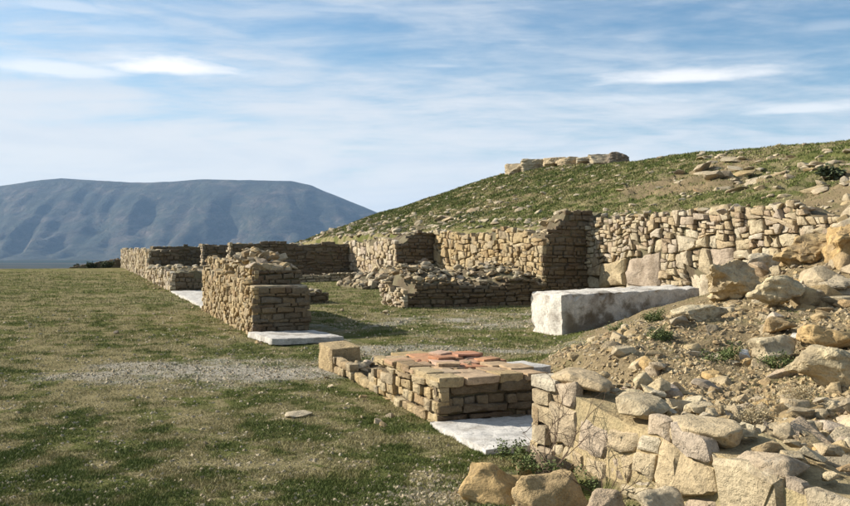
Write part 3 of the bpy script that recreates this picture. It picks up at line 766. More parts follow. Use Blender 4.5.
# rubble spread behind the middle pillar
r = empty('low_wall', W(1.6, 17.5, 0), 'ruined stub of grey stones lying behind the middle pillar on the grass', 'wall')
core(r, W(1.3, 17.3), uA*2.4, vA*1.3, lambda a, b: .58-.08*a+nz(a, 12, .1, 2), -.1, M_MORT, step=.15, rough=.1)
face(r, W(1.3, 17.3), W(3.7, 17.3), -.05, lambda s: .55-.08*s, 171, .10, .30, 1, 'course', M_BRN_SHADE, .014, .05, .1)
top_stones(r, W(1.3, 17.3), uA*2.4, vA*1.3, lambda a, b: .58-.08*a, 34, .15, .5, 172, [M_GRY, M_CRM], .45, tilt=.4)

# near pillar P3
r = empty('street_pillar', W(0, 0, 0), 'nearest low pillar with broken red brick courses on top and shaded end above the white slab', 'pillar', 'masonry pillars of the street front')
def p3t(a, b=0): return .42 if a < 1.75 else .40-.20*(a-1.75)/.5 if a < 2.25 else .20+nz(a, 6, .12, 2.4)
core(r, W(0, 0.0), vA*3.6, uA*1.15, lambda a, b: (p3t(a)-(.16 if b > .8 and a > 1.5 else 0)), -.15, M_MORT, step=.08, rough=.03)
face(r, W(0, 3.6), W(0, 0), -.1, lambda s: p3t(3.6-s)+.02, 181, .085, .22, 1, 'course', M_TAN, .008, .03, .08)
face(r, W(0, 0), W(1.15, 0), -.06, lambda s: .36, 182, .095, .30, 1, 'course', M_BRN_SHADE, .008, .025, .08)
face(r, W(1.15, 0), W(1.15, 2.2), -.06, lambda s: .36, 183, .095, .30, 1, 'course', M_BRN_SHADE, .008, .025, .08)
rng = random.Random(17)
def brick(u, v, z, dims, rz, mat=M_BRICK, name='brick', tilt=.02):
    o = bpy.data.objects.new(name, block_mesh(dims, mat, rng, .010, .06, .008, name, .5)); o.location = W(u, v, z)-r.location
    o.rotation_euler = (rng.uniform(-tilt, tilt), rng.uniform(-tilt, tilt), TH+rz); return link(o, r)
# ledge stones at the front edge, brick courses, then the tan levelling slabs
for (u, wd, dp, z, hh, mt) in ((.10, .27, .34, .36, .095, M_TAN), (.43, .36, .40, .372, .075, M_OBR), (.76, .27, .30, .365, .09, M_TAN), (1.03, .24, .36, .375, .07, M_OBR)):
    brick(u, .12, z, (wd, dp, hh), rng.uniform(-.06, .06), mt, 'coping_stone', .03)
for row in range(1, 6):
    for k in range(4):
        u = .10+.29*k+rng.uniform(-.02, .02)+(.10 if row % 2 else 0); v = .12+.31*row+rng.uniform(-.01, .01)
        if u > 1.12: continue
        red = (row in (3, 4, 5) and k in (1, 2, 3)) or (row == 2 and k == 2)
        brick(u, v, .405+rng.uniform(-.008, .012), (.275, .295, .045), rng.uniform(-.05, .05), M_BRICK if red else M_OBR, 'brick', .03)
for (u, v, z, rz, l_) in ((.55, 1.22, .452, .25, .26), (.92, 1.35, .452, -.05, .3), (.70, 1.62, .45, .4, .2), (.42, .75, .45, -.3, .24), (.98, .95, .45, .1, .22)):
    brick(u, v, z, (l_, .2, .036), rz, M_BRICK if u > .5 else M_OBR, 'brick', .05)
for (u, v, z, rz, d) in ((.07, .50, .395, .05, (.20, .40, .07)), (.07, .95, .395, -.04, (.20, .42, .075)), (.09, 1.42, .385, .03, (.24, .40, .07)), (.5, 1.98, .36, .2, (.42, .36, .08)), (.92, 2.02, .34, -.1, (.34, .4, .07))):
    brick(u, v, z, d, rz, M_TAN, 'coping_stone')
top_stones(r, W(.2, .35), vA*1.5, uA*.9, lambda a, b: .475, 45, .02, .07, 186, [M_TAN, M_OBR], .5, tilt=.5)
top_stones(r, W(.05, 2.0), vA*1.5, uA*1.0, lambda a, b: p3t(2+a), 55, .10, .28, 184, [M_TAN, M_CRM, M_GRY], .55, tilt=.5)
top_stones(r, W(.1, .2), vA*1.6, uA*.9, lambda a, b: .47, 14, .04, .10, 185, [M_BRICK, M_TAN], .5, tilt=.5)

# squared block at the end of that wall
rng = random.Random(8)
def solo(name, mesh, loc, rot, label, cat, group=None):
    o = bpy.data.objects.new(name, mesh); o.location = loc; o.rotation_euler = rot; link(o); return tag(o, label, cat, group)
solo('squared_stone', block_mesh((.44, .55, .40), M_TAN, rng, .018, .05, .02, 'squared_stone', .4), W(.16, 3.95, -.05), (.06, -.03, TH+.1), 'squared tan block standing at the left end of the nearest low wall', 'stone block')
solo('rubble_stone', hero_rock(rng, (.30, .26, .26), M_CRM), W(.55, 3.35, .12), (.3, .2, 1), 'small upright pale stone tucked right behind the squared tan block', 'stone')

# marble slabs
def slab(u0, u1, v0, v1, z0, h, label, seed, tilt=(0, 0), grp=None):
    rg_ = random.Random(seed); me = block_mesh((u1-u0, v1-v0, h), M_MARB, rg_, .016, .05, .014, 'threshold_slab', 1.6)
    return solo('threshold_slab', me, W((u0+u1)/2, (v0+v1)/2, z0), (tilt[0], tilt[1], TH), label, 'stone slab', 'white marble door thresholds')
slab(-.12, 1.5, -1.22, .06, -.10, .14, 'nearest white marble threshold slab, below the shaded end of the brick topped pillar', 1, (-.01, .015))
sl = slab(-.22, 1.12, 7.0, 8.62, .0, .11, 'white marble threshold slab lying at the foot of the middle pillar', 2, (-.015, .02)); sl.rotation_euler.z += R(5)
slab(-.10, 1.6, 16.3, 25.9, -.06, .12, 'far white marble threshold strip between the middle pillar and the low broken wall', 3)
solo('marble_fragment', block_mesh((.42, .50, .12), M_MARB, rng, .01, .06, .01, 'marble_fragment', .6), W(1.42, .95, .27), (0, 0, TH+.15), 'small white marble fragment wedged between the brick topped pillar and the rubble', 'stone fragment')

# long marble block in the room
rng = random.Random(15)
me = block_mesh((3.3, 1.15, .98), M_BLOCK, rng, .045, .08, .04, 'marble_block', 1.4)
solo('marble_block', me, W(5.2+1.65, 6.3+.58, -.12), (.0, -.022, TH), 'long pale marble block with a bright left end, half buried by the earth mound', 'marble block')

# P4: wall under the mound on the right
r = empty('mound_wall', W(.2, -1.5, 0), 'pale mortared wall in the right foreground holding back the earth mound', 'wall')
def p4t(a, b=0): return .74-.065*a+.02*math.sin(a*4)
core(r, W(.2, -1.98), vA*.47, uA*1.3, lambda a, b: .58-.3*b, -.2, M_PLAST, step=.08)
core(r, W(.2, -5.3), vA*3.3, uA*.55, lambda a, b: p4t(3.8-a)-.05, -.2, M_PLAST, step=.05, rough=.035, ins=.0)
face(r, W(.2, -1.75), W(.2, -5.3), -.15, lambda s: p4t(s+.25)-.02, 191, .10, .42, 1.3, 'rubble', M_CRM, .012, .020, .06)
face(r, W(1.4, -1.5), W(.2, -1.5), -.1, lambda s: .35+.17*s, 192, .12, .3, 1, 'course', M_TAN, .01, .03, .08)
top_stones(r, W(.42, -5.2), vA*3.6, uA*.5, lambda a, b: p4t(3.7-a)-.03, 90, .06, .22, 194, [M_CRM, M_TAN, M_PALE], .5, tilt=.4)
rng = random.Random(44)
zz_ = -.05
for k, (l_, h_, dp) in enumerate(((.30, .20, .30), (.24, .17, .28), (.34, .15, .30), (.26, .12, .28), (.36, .11, .30))):
    o = bpy.data.objects.new('corner_stone', block_mesh((.32, l_, h_-.012), M_CRM, rng, .018, .05, .02, 'corner_stone', .4)); o.location = W(.2+.12, -1.5-l_/2+.03, zz_)-r.location
    o.rotation_euler = (0, 0, TH+rng.uniform(-.06, .06)); link(o, r); zz_ += h_
for k, (a, l_, z_, h_) in enumerate(((.36, .70, .665, .09), (1.05, .55, .60, .08), (1.7, .6, .55, .09), (2.3, .5, .49, .08))):
    o = bpy.data.objects.new('coping_stone', hero_rock(rng, (.34, l_*1.05, h_*1.7), M_CRM, 20, .85, .03)); o.location = W(.34, -1.55-a, z_+.03)-r.location
    o.rotation_euler = (rng.uniform(-.1, .05), rng.uniform(-.06, .06), TH+rng.uniform(-.1, .1)); link(o, r)

# ------------------------------------------------------------------ foreground boulders and mound stones
rng = random.Random(202)
def boulder(px, py, Y, dims, mat, label, rz=0, rx=0, ry=0, box=.6, rough=.05, cat='boulder', name='boulder', onground=None, pts=13):
    p = pixd(px, py, Y); me = hero_rock(rng, dims, mat, pts, min(.9, box+.12), rough*1.3, 4, name)
    if onground is not None: p.z = hz1(p.x, p.y)+dims[2]*onground
    return solo(name, me, p, (rx, ry, rz), label, cat)
boulder(497, 492, 5.65, (.58, .46, .42), M_OCH, 'big brown boulder at the bottom edge, left end of the foreground stones', .4, 0, .05, rough=.028)
boulder(551, 500, 5.35, (.56, .42, .40), M_TAN, 'pale flat topped boulder right of the brown boulder at the bottom edge', .1, rough=.028)
boulder(556, 470, 5.95, (.28, .28, .26), M_BRN_SHADE, 'small dark rounded stone wedged behind the flat topped boulder by the corner of the wall', .5)
boulder(530, 468, 6.2, (.22, .2, .16), M_TAN, 'small tan stone between the brown boulder and the white slab', .9)
boulder(604, 508, 5.0, (.32, .30, .22), M_CRM, 'cream stone at the bottom edge under the green weeds', .2)
boulder(655, 510, 4.7, (.40, .32, .20), M_CRM, 'wide pale stone cut by the bottom edge, below the twigs', .1)
boulder(770, 494, 4.6, (.30, .26, .14), M_TAN, 'tan slab embedded in the mound near the bottom, under the gravel patch', .3, .25, onground=.25)
boulder(722, 478, 4.9, (.20, .30, .16), M_CRM, 'pale kite shaped stone set on edge in the lower mound', .2, .45, .1, onground=.3)
boulder(805, 488, 4.75, (.34, .28, .15), M_CRM, 'broad cream stone near the bottom right, beside the tan slab', -.2, .3, 0, onground=.3)
boulder(838, 462, 4.9, (.42, .24, .14), M_GRY, 'long greyish slab sloping down at the right edge', -.5, .3, .15, onground=.35)
boulder(838, 500, 4.4, (.26, .3, .14), M_TAN, 'tan stone in the bottom right corner of the mound', .4, .2, 0, onground=.35)
boulder(695, 436, 5.7, (.20, .22, .10), M_GRY, 'small square greyish stone lying flat halfway up the mound', .5, .2, onground=.4)
boulder(715, 422, 6.0, (.26, .2, .13), M_CRM, 'cream stone with a straight edge in the middle of the mound', .2, .2, 0, onground=.4)
boulder(665, 393, 7.3, (.42, .30, .18), M_TAN, 'flat tan stone casting a dark shadow at the upper left of the mound', .5, .25, .1, onground=.45)
boulder(655, 412, 6.5, (.52, .26, .15), M_CRM, 'long pinkish cream stone lying along the top of the foreground wall', -.5, .1, 0, onground=.4)
boulder(828, 372, 7.0, (.64, .5, .46), M_PALE, 'very large tan boulder at the right edge, halfway up', .2, .15, 0, .7, onground=.25)
boulder(838, 330, 8.6, (.72, .5, .34), M_OCH, 'large mossy brown block at the right edge above the tan boulder', .1, .1, 0, .8, onground=.35)
boulder(779, 350, 8.6, (.52, .36, .34), M_PALE, 'squared cream stone left of the mossy brown block', .1, .05, 0, .8, onground=.35)
boulder(779, 322, 9.6, (.34, .34, .26), M_TAN, 'tan stone standing above the squared cream stone, under the whitish boulder', .3, 0, 0, .8, onground=.4)
boulder(780, 300, 11.2, (.74, .6, .50), M_PALE, 'whitish boulder at the foot of the rear wall, right of the biggest wall stones', .5, 0, .1, .7, onground=.45)
boulder(728, 305, 13.4, (1.15, .85, .86), M_PALE, 'biggest rounded cream boulder at the foot of the rear wall', .2, 0, .1, .55, onground=.28)
boulder(700, 330, 10.6, (.80, .5, .22), M_PALE, 'flat tan stone slab half sunk in the upper mound, behind the small rubble', .1, .15, 0, .6, onground=.3)
boulder(826, 285, 11.5, (1.1, .8, .55), M_GRY, 'broad grey outcrop rock at the right edge beside the whitish boulder', .3, .25, -.2, .6, onground=.2)
boulder(812, 250, 14.0, (1.3, .8, .6), M_TAN, 'weathered tan rock face in the slope above the grey outcrop', .4, .3, -.2, .6, onground=.15)
boulder(845, 235, 13.4, (1.0, .9, .9), M_OCH, 'brown earthy rock at the right edge, high on the slope', .4, .1, -.2, .5, onground=.1)
boulder(760, 262, 15.3, (.9, .6, .5), M_CRM, 'cream rock leaning against the rear wall under its ruined right end', .4, .2, 0, .6, onground=.4)
boulder(567, 362, 8.4, (.40, .26, .16), M_BRN_SHADE, 'brown stone at the top left corner of the mound, behind the corner of the wall', .3, 0, .1, onground=.5)
boulder(590, 372, 7.7, (.26, .2, .13), M_TAN, 'small tan stone right beside the brown corner stone of the mound', .3, 0, .1, onground=.45)
boulder(744, 359, 8.2, (.16, .12, .16), M_MARB, 'small bright white stone sitting in the middle of the upper mound', .3, 0, .1, onground=.5)
boulder(845, 410, 5.9, (.22, .16, .20), M_GRY, 'round grey stone with dark hollow at the right edge of the mound', .3, 0, .1, onground=.5)
boulder(800, 338, 9.0, (.24, .18, .14), M_MARB, 'small light stone in the dark gap beneath the whitish boulder', .8, 0, .1, onground=.6)
# flat stone in the grass
p = pix(300, 416); solo('flat_stone', hero_rock(rng, (.34, .26, .07), M_GRY, 16, .5, .03), (p.x, p.y, hz1(p.x, p.y)+.015), (0, 0, .3), 'flat grey stone lying alone in the grass of the street', 'stone')
for (px, py, s, lab) in ((362, 418, .05, 'tiny white stone in the grass below the nearest low wall'), (116, 333, .12, 'small dark stone lying in the far grass of the street'), (386, 313, .17, 'white stone on the grass in front of the shaded cross wall'), (342, 311, .13, 'pale stone on the grass of the room, right of the middle pillar'), (400, 352, .12, 'small stone on the gravelly floor left of the nearest pillar top')):
    p = pix(px, py); solo('loose_stone', hero_rock(rng, (s*1.2, s, s*.8), M_GRY if 'dark' not in lab else M_DKST, 14, .5, .05, 2), (p.x, p.y, hz1(p.x, p.y)+s*.2), (0, 0, rng.random()*6), lab, 'stone')

# medium rubble over the mound: individuals in groups told by where they lie
LANDN = [(540, 372, 'the corner of the foreground wall'), (590, 262, 'the tall dark pier'), (420, 240, 'the short dark pier'), (563, 315, 'the bright end of the long marble block'),
 (640, 290, 'the long marble block'), (497, 494, 'the brown boulder'), (545, 505, 'the flat topped boulder'), (828, 372, 'the very large tan boulder'), (838, 325, 'the mossy brown block'),
 (779, 350, 'the squared cream stone'), (780, 298, 'the whitish boulder'), (728, 300, 'the biggest wall foot boulder'), (665, 393, 'the flat stone with dark shadow'), (655, 412, 'the long pinkish stone'),
 (744, 359, 'the small bright white stone'), (752, 436, 'the tuft of dry stalks'), (620, 440, 'the twiggy bush'), (838, 462, 'the sloping greyish slab'), (770, 494, 'the tan slab at the bottom'),
 (722, 478, 'the kite shaped stone'), (845, 410, 'the round grey stone'), (700, 330, 'the sunken flat slab'), (652, 333, 'the ridge weed clump'), (826, 280, 'the grey outcrop'), (570, 165, 'the crest wall'),
 (618, 160, 'the dark crest block'), (521, 171, 'the left end of the crest wall'), (481, 222, 'the dark shrub'), (832, 168, 'the grey green bush'), (700, 208, 'the top of the tall near wall'), (440, 425, 'the corner of the nearest pillar'),
 (350, 360, 'the squared tan block'), (255, 335, 'the corner of the middle pillar'), (380, 215, 'the foot of the skyline'), (350, 240, 'the far end of the rear wall')]
COLN = {'tan_limestone': 'tan', 'cream_limestone': 'cream', 'brown_shaded_stone': 'brown', 'grey_limestone': 'grey', 'ochre_boulder': 'ochre', 'pale_marble': 'white'}
USED = {}
def scatter(n, sampler, smin, smax, mats, label, group, seed, name='rubble_stone', flat=.6, sink=.02, power=2.5, keep=40):
    """the largest in the picture as things of their own, the rest joined"""
    rg_ = random.Random(seed); specs = []
    for _ in range(n):
        x, y = sampler(rg_); s_ = smin+(smax-smin)*rg_.random()**power
        specs.append((x, y, hz1(x, y)+s_*flat*sink, s_, rg_.choice(mats), rg_.random()))
    specs.sort(key=lambda q: -q[3]/q[1]*(1 if 0 < 425+F*q[0]/q[1] < 850 and HOR+F*(CAMH-q[2])/q[1] < 503 else .01))
    for (x, y, z, s_, m, rr) in specs[:keep]:
        o = place_rock(None, (x, y, z), s_, rg_, m, name, flat, .5)
        px = 425+F*x/y; py = HOR+F*(CAMH-z)/y
        pxs = s_*F/y
        sz = 'tiny' if pxs < 7 else 'small' if pxs < 13 else 'medium' if pxs < 25 else 'large'
        for L_ in sorted(LANDN, key=lambda l: (l[0]-px)**2+((l[1]-py)*1.3)**2)[:12]:
            ddx, ddy = px-L_[0], py-L_[1]; dd = math.hypot(ddx, ddy)
            dr = ('right of' if ddx > 0 else 'left of') if abs(ddx) > 2*abs(ddy) else (('below' if ddy > 0 else 'above') if abs(ddy) > 2*abs(ddx) else ('below and ' if ddy > 0 else 'above and ')+('right of' if ddx > 0 else 'left of'))
            how = 'just ' if dd < 14 else '' if dd < 35 else 'well ' if dd < 70 else 'far '
            lab = '%s %s stone %s%s %s' % (sz, COLN[m.name], how, dr, L_[2])
            if lab not in USED: break
        USED[lab] = 1; tag(o, lab, 'stone', group)
    VV, FF, rn = [], [], []
    for (x, y, z, s_, m, rr) in specs[keep:]:
        me = rg_.choice(PM[m.name]); M = Matrix.Translation((x, y, z)) @ Matrix.Rotation(rg_.uniform(0, 6.28), 4, 'Z') @ Matrix.Rotation(rg_.uniform(-.5, .5), 4, 'X') @ Matrix.Diagonal((s_*rg_.uniform(.8, 1.3), s_, s_*flat, 1))
        b0 = len(VV); VV += [tuple(M @ v.co) for v in me.vertices]; FF += [tuple(b0+i for i in p_.vertices) for p_ in me.polygons]; rn += [rr]*len(me.vertices)
    if VV:
        me = mesh_from('scattered_stones', VV, FF, mats[0], True, rn); me.set_sharp_from_angle(angle=R(38))
        o = bpy.data.objects.new('scattered_stones', me); link(o); o['kind'] = 'stuff'; o['label'] = label; o['category'] = 'rubble'
def on_mound(rg_):
    while True:
        Y = rg_.uniform(4.3, 13); px = rg_.uniform(560, 868); X = (px-425)/F*Y; u, v = uv(X, Y)
        if u > .75 and v < 7 and hz1(X, Y) > .2: return X, Y
def on_mound_low(rg_):
    while True:
        Y = rg_.uniform(4.3, 6.3); px = rg_.uniform(620, 868); X = (px-425)/F*Y; u, v = uv(X, Y)
        if u > .7: return X, Y
scatter(420, on_mound, .06, .30, [M_TAN, M_CRM, M_CRM, M_OCH, M_GRY], 'loose broken stone lying among others in the earth of the mound', 'loose stones scattered over the earth mound', 301, keep=70)
scatter(170, on_mound_low, .06, .34, [M_CRM, M_TAN, M_CRM], 'angular stone embedded in the lower part of the mound near the bottom right', 'stones embedded in the lower mound', 302, keep=45)
def right_slope(rg_):
    while True:
        u = rg_.uniform(6, 12.3); v = rg_.uniform(0, 6.5); p = W(u, v)
        px = 425+F*p.x/p.y
        if 740 < px < 880: return p.x, p.y
scatter(260, right_slope, .08, .70, [M_GRY, M_TAN, M_CRM, M_CRM, M_OCH], 'weathered rock of the collapsed bank above the mound at the right edge', 'rocks of the collapsed bank', 303, flat=.6, sink=.1, keep=45)
def wall_lip(rg_):
    p = W(rg_.uniform(11.6, 13.6), rg_.uniform(6, 44)); return p.x, p.y
scatter(420, wall_lip, .08, .5, [M_GRY, M_CRM, M_TAN], 'pale stone lying on the slope just above the rear retaining wall', 'stones along the lip of the rear wall', 304, flat=.45, keep=30)
def hill_pt(rg_):
    while True:
        p = W(rg_.uniform(13, 25), rg_.uniform(6, 70)); px = 425+F*p.x/p.y
        if px < 880: return p.x, p.y
scatter(1300, hill_pt, .05, .50, [M_GRY, M_CRM, M_TAN], 'scattered stone half buried in the grass of the hillside', 'stones on the grassy hillside', 305, flat=.45, keep=25)
def hill_far(rg_):
    p = W(rg_.uniform(12, 16), rg_.uniform(30, 60)); return p.x, p.y
scatter(230, hill_far, .2, .7, [M_GRY, M_CRM, M_TAN], 'tumbled pale stone on the far slope above the jumbled end of the rear wall', 'tumbled stones on the far slope', 306, flat=.6, keep=20)
def ledge_pt(rg_):
    while True:
        p = W(rg_.uniform(15, 23), rg_.uniform(5, 24)); px = 425+F*p.x/p.y
        if 700 < px < 880: return p.x, p.y
scatter(60, ledge_pt, .3, 1.3, [M_GRY, M_TAN, M_GRY], 'low rock ledge breaking through the turf of the upper right hillside', 'rock ledges of the upper hillside', 307, flat=.28, sink=.05, keep=25)
def room_floor(rg_):
    p = W(rg_.uniform(1.5, 9), rg_.uniform(3.5, 13)); return p.x, p.y
scatter(60, room_floor, .04, .14, [M_GRY, M_CRM], 'small stone lying on the gravelly floor of the room', 'small stones on the room floor', 308, keep=8)
def wall_foot(rg_):
    v = rg_.uniform(0, 39); p = W(rg_.uniform(-.55, -.18), v); return p.x, p.y
scatter(70, wall_foot, .04, .16, [M_TAN, M_CRM], 'small fallen stone in the grass at the foot of the street front', 'fallen stones along the street front', 309, keep=15)

# ruined wall on the crest
r = empty('crest_wall', pixd(570, 170, 57.5), 'ruined wall of massive pale blocks with one dark end block, standing on the hill crest', 'wall')
rng = random.Random(61)
for (px, py, wpx, hpx, mat) in ((521, 171, 20, 15, M_TAN), (537, 168, 22, 16, M_GRY), (555, 165, 16, 13, M_CRM), (571, 164, 20, 13, M_CRM), (588, 163, 18, 11, M_GRY), (604, 161, 20, 13, M_GRY), (618, 160, 15, 14, M_DKST), (530, 175, 16, 8, M_TAN), (596, 168, 30, 7, M_TAN)):
    Y = 56.5-(px-515)*.045; p = pixd(px, py, Y); k = Y/F
    o = bpy.data.objects.new('block', hero_rock(rng, (wpx*k*1.55, 1.5, hpx*k*1.15), mat, 26, .92, .03)); o.location = p-r.location; o.rotation_euler.z = rng.uniform(-.2, .2); link(o, r)

# ------------------------------------------------------------------ plants
def twig_plant(name, base, label, seed, hgt, nst, spread, mat, th=.005, leaves=0, cat='weed', lmat=None, curl=.5, sub=2, lsize=.03):
    rg_ = random.Random(seed); root = empty(name, base, label, cat)
    V, Fc = [], []
    LV, LF = [], []
    def tube(pts, r0, r1):
        n = len(pts); b0 = len(V)
        for i, p in enumerate(pts):
            d = (pts[min(i+1, n-1)]-pts[max(i-1, 0)]).normalized(); a = d.cross(Vector((.3, .8, .1))).normalized(); b = d.cross(a); r_ = r0+(r1-r0)*i/(n-1)
            for k in range(4): V.append(tuple(p+(a*math.cos(k*1.571)+b*math.sin(k*1.571))*r_))
        for i in range(n-1):
            for k in range(4): Fc.append((b0+i*4+k, b0+i*4+(k+1) % 4, b0+(i+1)*4+(k+1) % 4, b0+(i+1)*4+k))
    def branch(p, d, L, r_, lev):
        pts = [p.copy()]; n = 7
        for i in range(n):
            d = (d+Vector((rg_.gauss(0, .2), rg_.gauss(0, .2), rg_.gauss(0, .15)))*curl).normalized(); p = p+d*L/n; pts.append(p.copy())
            if lev < sub and i > 1 and rg_.random() < .6:
                branch(p.copy(), (d+Vector((rg_.gauss(0, .7), rg_.gauss(0, .7), rg_.gauss(0, .4)))).normalized(), L*rg_.uniform(.3, .6), r_*.6, lev+1)
            if leaves and rg_.random() < leaves:
                for _ in range(2):
                    q = p+Vector((rg_.gauss(0, .02), rg_.gauss(0, .02), rg_.gauss(0, .02))); a = Vector((rg_.gauss(0, 1), rg_.gauss(0, 1), rg_.gauss(0, .5))).normalized()*lsize*rg_.uniform(.6, 1.4)
                    b = a.cross(Vector((rg_.gauss(0, 1), rg_.gauss(0, 1), 1))).normalized()*lsize*.35; b0 = len(LV)
                    LV.extend([tuple(q), tuple(q+a*.5+b), tuple(q+a), tuple(q+a*.5-b)]); LF.append((b0, b0+1, b0+2, b0+3))
        tube(pts, r_, r_*.35)
    for s in range(nst):
        a = rg_.uniform(0, 6.28); d = Vector((math.cos(a)*spread, math.sin(a)*spread, 1)).normalized()
        branch(Vector((rg_.gauss(0, .02), rg_.gauss(0, .02), 0)), d, hgt*rg_.uniform(.6, 1.1), th, 0)
    o = bpy.data.objects.new('stem', mesh_from('stem', V, Fc, mat)); link(o, root)
    if LV: o = bpy.data.objects.new('leaves', mesh_from('leaves', LV, LF, lmat or M_LEAF)); link(o, root)
    return root
def on(px, py, Y, dz=0): p = pixd(px, py, Y); p.z = hz1(p.x, p.y)+dz; return p
p = W(-.16, -2.3); p.z = .12
twig_plant('dead_bush', p, 'dark leafless twiggy weed standing in front of the pale mortared wall', 1, .60, 6, .8, M_TWIG, .0045, curl=.8)
p = W(-.14, -2.9); p.z = .1
twig_plant('dead_bush', p, 'thin dry branching weed at the bottom edge left of the kite shaped stone', 2, .45, 4, .9, M_TWIG, .004, curl=.8)
for i, (u, v, lab, n, h_) in enumerate(((-.02, -1.78, 'dark green leafy weed at the foot of the corner of the pale wall', 14, .20), (-.03, -2.15, 'green weed clump spreading under the twiggy bush', 16, .17), (-.05, -2.6, 'low green weed growing right of the twiggy bush near the bottom edge', 12, .15))):
    p = W(u-.12, v); p.z = .10+.0*i
    twig_plant('weed_clump', p, lab, 10+i, h_*.8, n//2, 1.3, M_LEAF, .003, .45, lmat=M_LEAF, lsize=.022)
for i, (px, py, Y, lab) in enumerate(((652, 333, 11.0, 'green weed clump on the top ridge of the mound'), (662, 348, 9.6, 'wiry green plant on the upper left of the mound'), (722, 366, 8.2, 'low green plant left of the small white stone'), (778, 372, 7.9, 'small green tuft right of the white stone on the mound'), (622, 326, 12.4, 'grey green weed beside the buried marble block'))):
    twig_plant('weed_clump', on(px, py, Y), lab, 20+i, .15, 9, 1.6, M_LEAF, .003, .6, lmat=M_LEAF, lsize=.022)
for i, (px, py, Y, lab) in enumerate(((752, 440, 5.6, 'tuft of pale dry flower stalks on the lower mound'), (798, 408, 6.3, 'small pale dry stalks right of the dry flower tuft'))):
    twig_plant('dry_weed', on(px, py, Y), lab, 30+i, .16, 16, .5, M_STRAW, .002, .7, lmat=M_STRAW, lsize=.012, curl=.4)
for i, (px, py, Y, lab, s) in enumerate(((481, 224, 40.0, 'dark green shrub at the top of the middle rear wall', 1.0), (832, 180, 24, 'grey green bush at the right edge of the hillside', .28), (92, 262, 76, 'dark low scrub behind the dark low wall at the far left', .5), (78, 264, 77, 'dark scrub farthest left on the plateau edge', .35), (106, 262, 75, 'dark scrub touching the end of the farthest pillar', .6))):
    p = pixd(px, py, Y); p.z = hz1(p.x, p.y)-.05 if py > 250 or px > 800 else p.z-.5
    twig_plant('shrub', p, lab, 40+i, s, 26, .9, M_SHRUB, .012, 1.0, 'shrub', M_SHRUB, sub=1, lsize=.16)

# ------------------------------------------------------------------ grass and gravel (stuff)
def build_grass(name, n, ymin, ymax, hgt, wid, seed, hill=False):
    g = np.random.default_rng(seed)
    if hill:
        u = g.uniform(12.3, 26, n*2); v = g.uniform(4, 80, n*2)
        x = OX+cT*u-sT*v; y = OY+sT*u+cT*v
    else:
        # constant density per picture area is roughly 1/y^2; use a softened form
        t = g.random(n*2); y = 1/(1/ymin+(1/ymax-1/ymin)*t); x = g.uniform(-.56, .56, n*2)*y
    keepp = np.ones(len(x), bool)
    uu, vv = uv(x, y)
    ga = gravel(x, y); gr = green(x, y); ea = earth(x, y)
    clump = fbm(x*3.2, y*3.2, 301, 3)*.9+fbm(x*14, y*14, 305, 2)*.5
    prob = (.5+.5*gr)*(1-.92*ga)*(1-.90*ea)*np.clip(.62+1.1*clump, .08, 1)
    prob = np.where((uu > -.03) & (uu < 1.8) & ((vv < 4) & (vv > -6) | (vv > 6.7)), 0, prob)
    prob = np.where((~np.array(hill)) & (uu > 11.2), 0, prob)
    keepp &= g.random(len(x)) < prob
    if not hill: keepp &= (np.hypot(x-W(6.8, 6.9).x, y-W(6.8, 6.9).y) > 1.3)
    x, y, gr, clump = x[keepp], y[keepp], gr[keepp], clump[keepp]; N = len(x)
    z = H(x, y)-.004
    sc = np.clip(y/9, 1, 7)**.75*(1.0)
    a = g.uniform(0, 2*np.pi, N); lean = g.uniform(.3, 1.6, N); h = hgt*g.uniform(.5, 1.3, N)*sc*(1+.5*clump.clip(-.6, 1)); wd = wid*g.uniform(.7, 1.4, N)*sc
    b = g.uniform(0, 2*np.pi, N)
    bx, by = np.cos(b)*wd/2, np.sin(b)*wd/2
    lx, ly = np.cos(a)*h*lean*.6, np.sin(a)*h*lean*.6
    V = np.empty((N, 3, 3)); V[:, 0] = np.stack([x-bx, y-by, z], 1); V[:, 1] = np.stack([x+bx, y+by, z], 1); V[:, 2] = np.stack([x+lx, y+ly, z+h], 1)
    gre = np.clip((gr-.34)*2.4+g.normal(0, .22, N)+clump*.35, 0, 1)[:, None]
    dry = np.array([.30, .26, .125]); gn = np.array([.115, .140, .036]); ol = np.array([.21, .20, .070])
    col = np.where(gre > .5, ol+(gn-ol)*(gre-.5)*2, dry+(ol-dry)*gre*2)*g.uniform(.5, 1.4, (N, 1))
    me = bpy.data.meshes.new(name); me.vertices.add(N*3); me.vertices.foreach_set('co', V.ravel())
    me.loops.add(N*3); me.loops.foreach_set('vertex_index', np.arange(N*3)); me.polygons.add(N); me.polygons.foreach_set('loop_start', np.arange(0, N*3, 3)); me.polygons.foreach_set('loop_total', np.full(N, 3))
    at = me.color_attributes.new('gcol', 'FLOAT_COLOR', 'POINT'); cc = np.ones((N*3, 4)); cc[:, :3] = np.repeat(col, 3, 0); at.data.foreach_set('color', cc.ravel().astype(np.float32))
    me.update(); me.validate(); me.materials.append(M_BLADE)
    o = bpy.data.objects.new(name, me); link(o); o['kind'] = 'stuff'
    o['label'] = 'short patchy grass, green and straw coloured, on the '+('hillside' if hill else 'street and room floors'); o['category'] = 'grass'
build_grass('grass', 760000, 5.2, 60, .022, .0062, 1)
build_grass('hill_grass', 330000, 0, 0, .026, .013, 2, True)

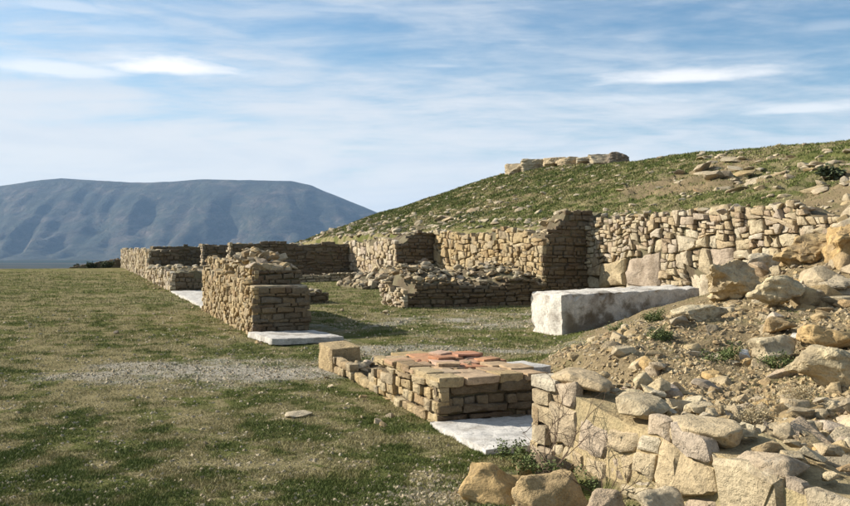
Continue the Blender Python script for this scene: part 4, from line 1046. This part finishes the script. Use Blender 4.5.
def build_pebbles(name, n, sampler_seed, mat, kind, label):
    g = np.random.default_rng(sampler_seed)
    if kind == 'mound':
        y = 1/(1/4.2+(1/14-1/4.2)*g.random(n*3)); x = g.uniform(.15, .56, n*3)*y; uu, vv = uv(x, y)
        k = (g.random(n*3) < earth(x, y)) & (uu > .7)
    else:
        y = 1/(1/5.4+(1/24-1/5.4)*g.random(n*3)); x = g.uniform(-.55, .3, n*3)*y; uu, vv = uv(x, y)
        k = (g.random(n*3) < .08+gravel(x, y)**1.5) & ~((uu > -.2) & (uu < 1.7) & ((vv < 4) | (vv > 6.7)))
    x, y = x[k][:n], y[k][:n]; N = len(x); z = H(x, y)
    s = (.008+.030*g.random(N)**3.5)*(1.35 if kind == 'mound' else .8)*np.clip(y/9, 1, 2)
    base = np.array([(1, 0, 0), (.3, .95, 0), (-.8, .6, 0), (-.8, -.6, 0), (.3, -.95, 0), (.4, .1, .7), (-.4, .1, .6)])
    fc = np.array([(0, 1, 5), (1, 2, 6), (1, 6, 5), (2, 3, 6), (3, 4, 6), (4, 5, 6), (4, 0, 5)])
    a = g.uniform(0, 6.28, N); P_ = base[None]*g.uniform(.6, 1.25, (N, 7, 1))*s[:, None, None]
    X = P_[..., 0]*np.cos(a)[:, None]-P_[..., 1]*np.sin(a)[:, None]+x[:, None]; Y = P_[..., 0]*np.sin(a)[:, None]+P_[..., 1]*np.cos(a)[:, None]+y[:, None]; Z = P_[..., 2]+z[:, None]-s[:, None]*.1
    V = np.stack([X, Y, Z], -1).reshape(-1, 3); Fc = (fc[None]+(np.arange(N)*7)[:, None, None]).reshape(-1, 3)
    me = mesh_from(name, V.tolist(), Fc.tolist(), mat, False, np.repeat(g.random(N), 7).astype(np.float32))
    o = bpy.data.objects.new(name, me); link(o); o['kind'] = 'stuff'; o['label'] = label; o['category'] = 'gravel'
build_pebbles('gravel', 30000, 5, M_GRY, 'street', 'fine pale gravel strewn over the bare patches of the street')
build_pebbles('rubble_gravel', 15000, 6, M_TAN, 'mound', 'small stone chips covering the earth mound')
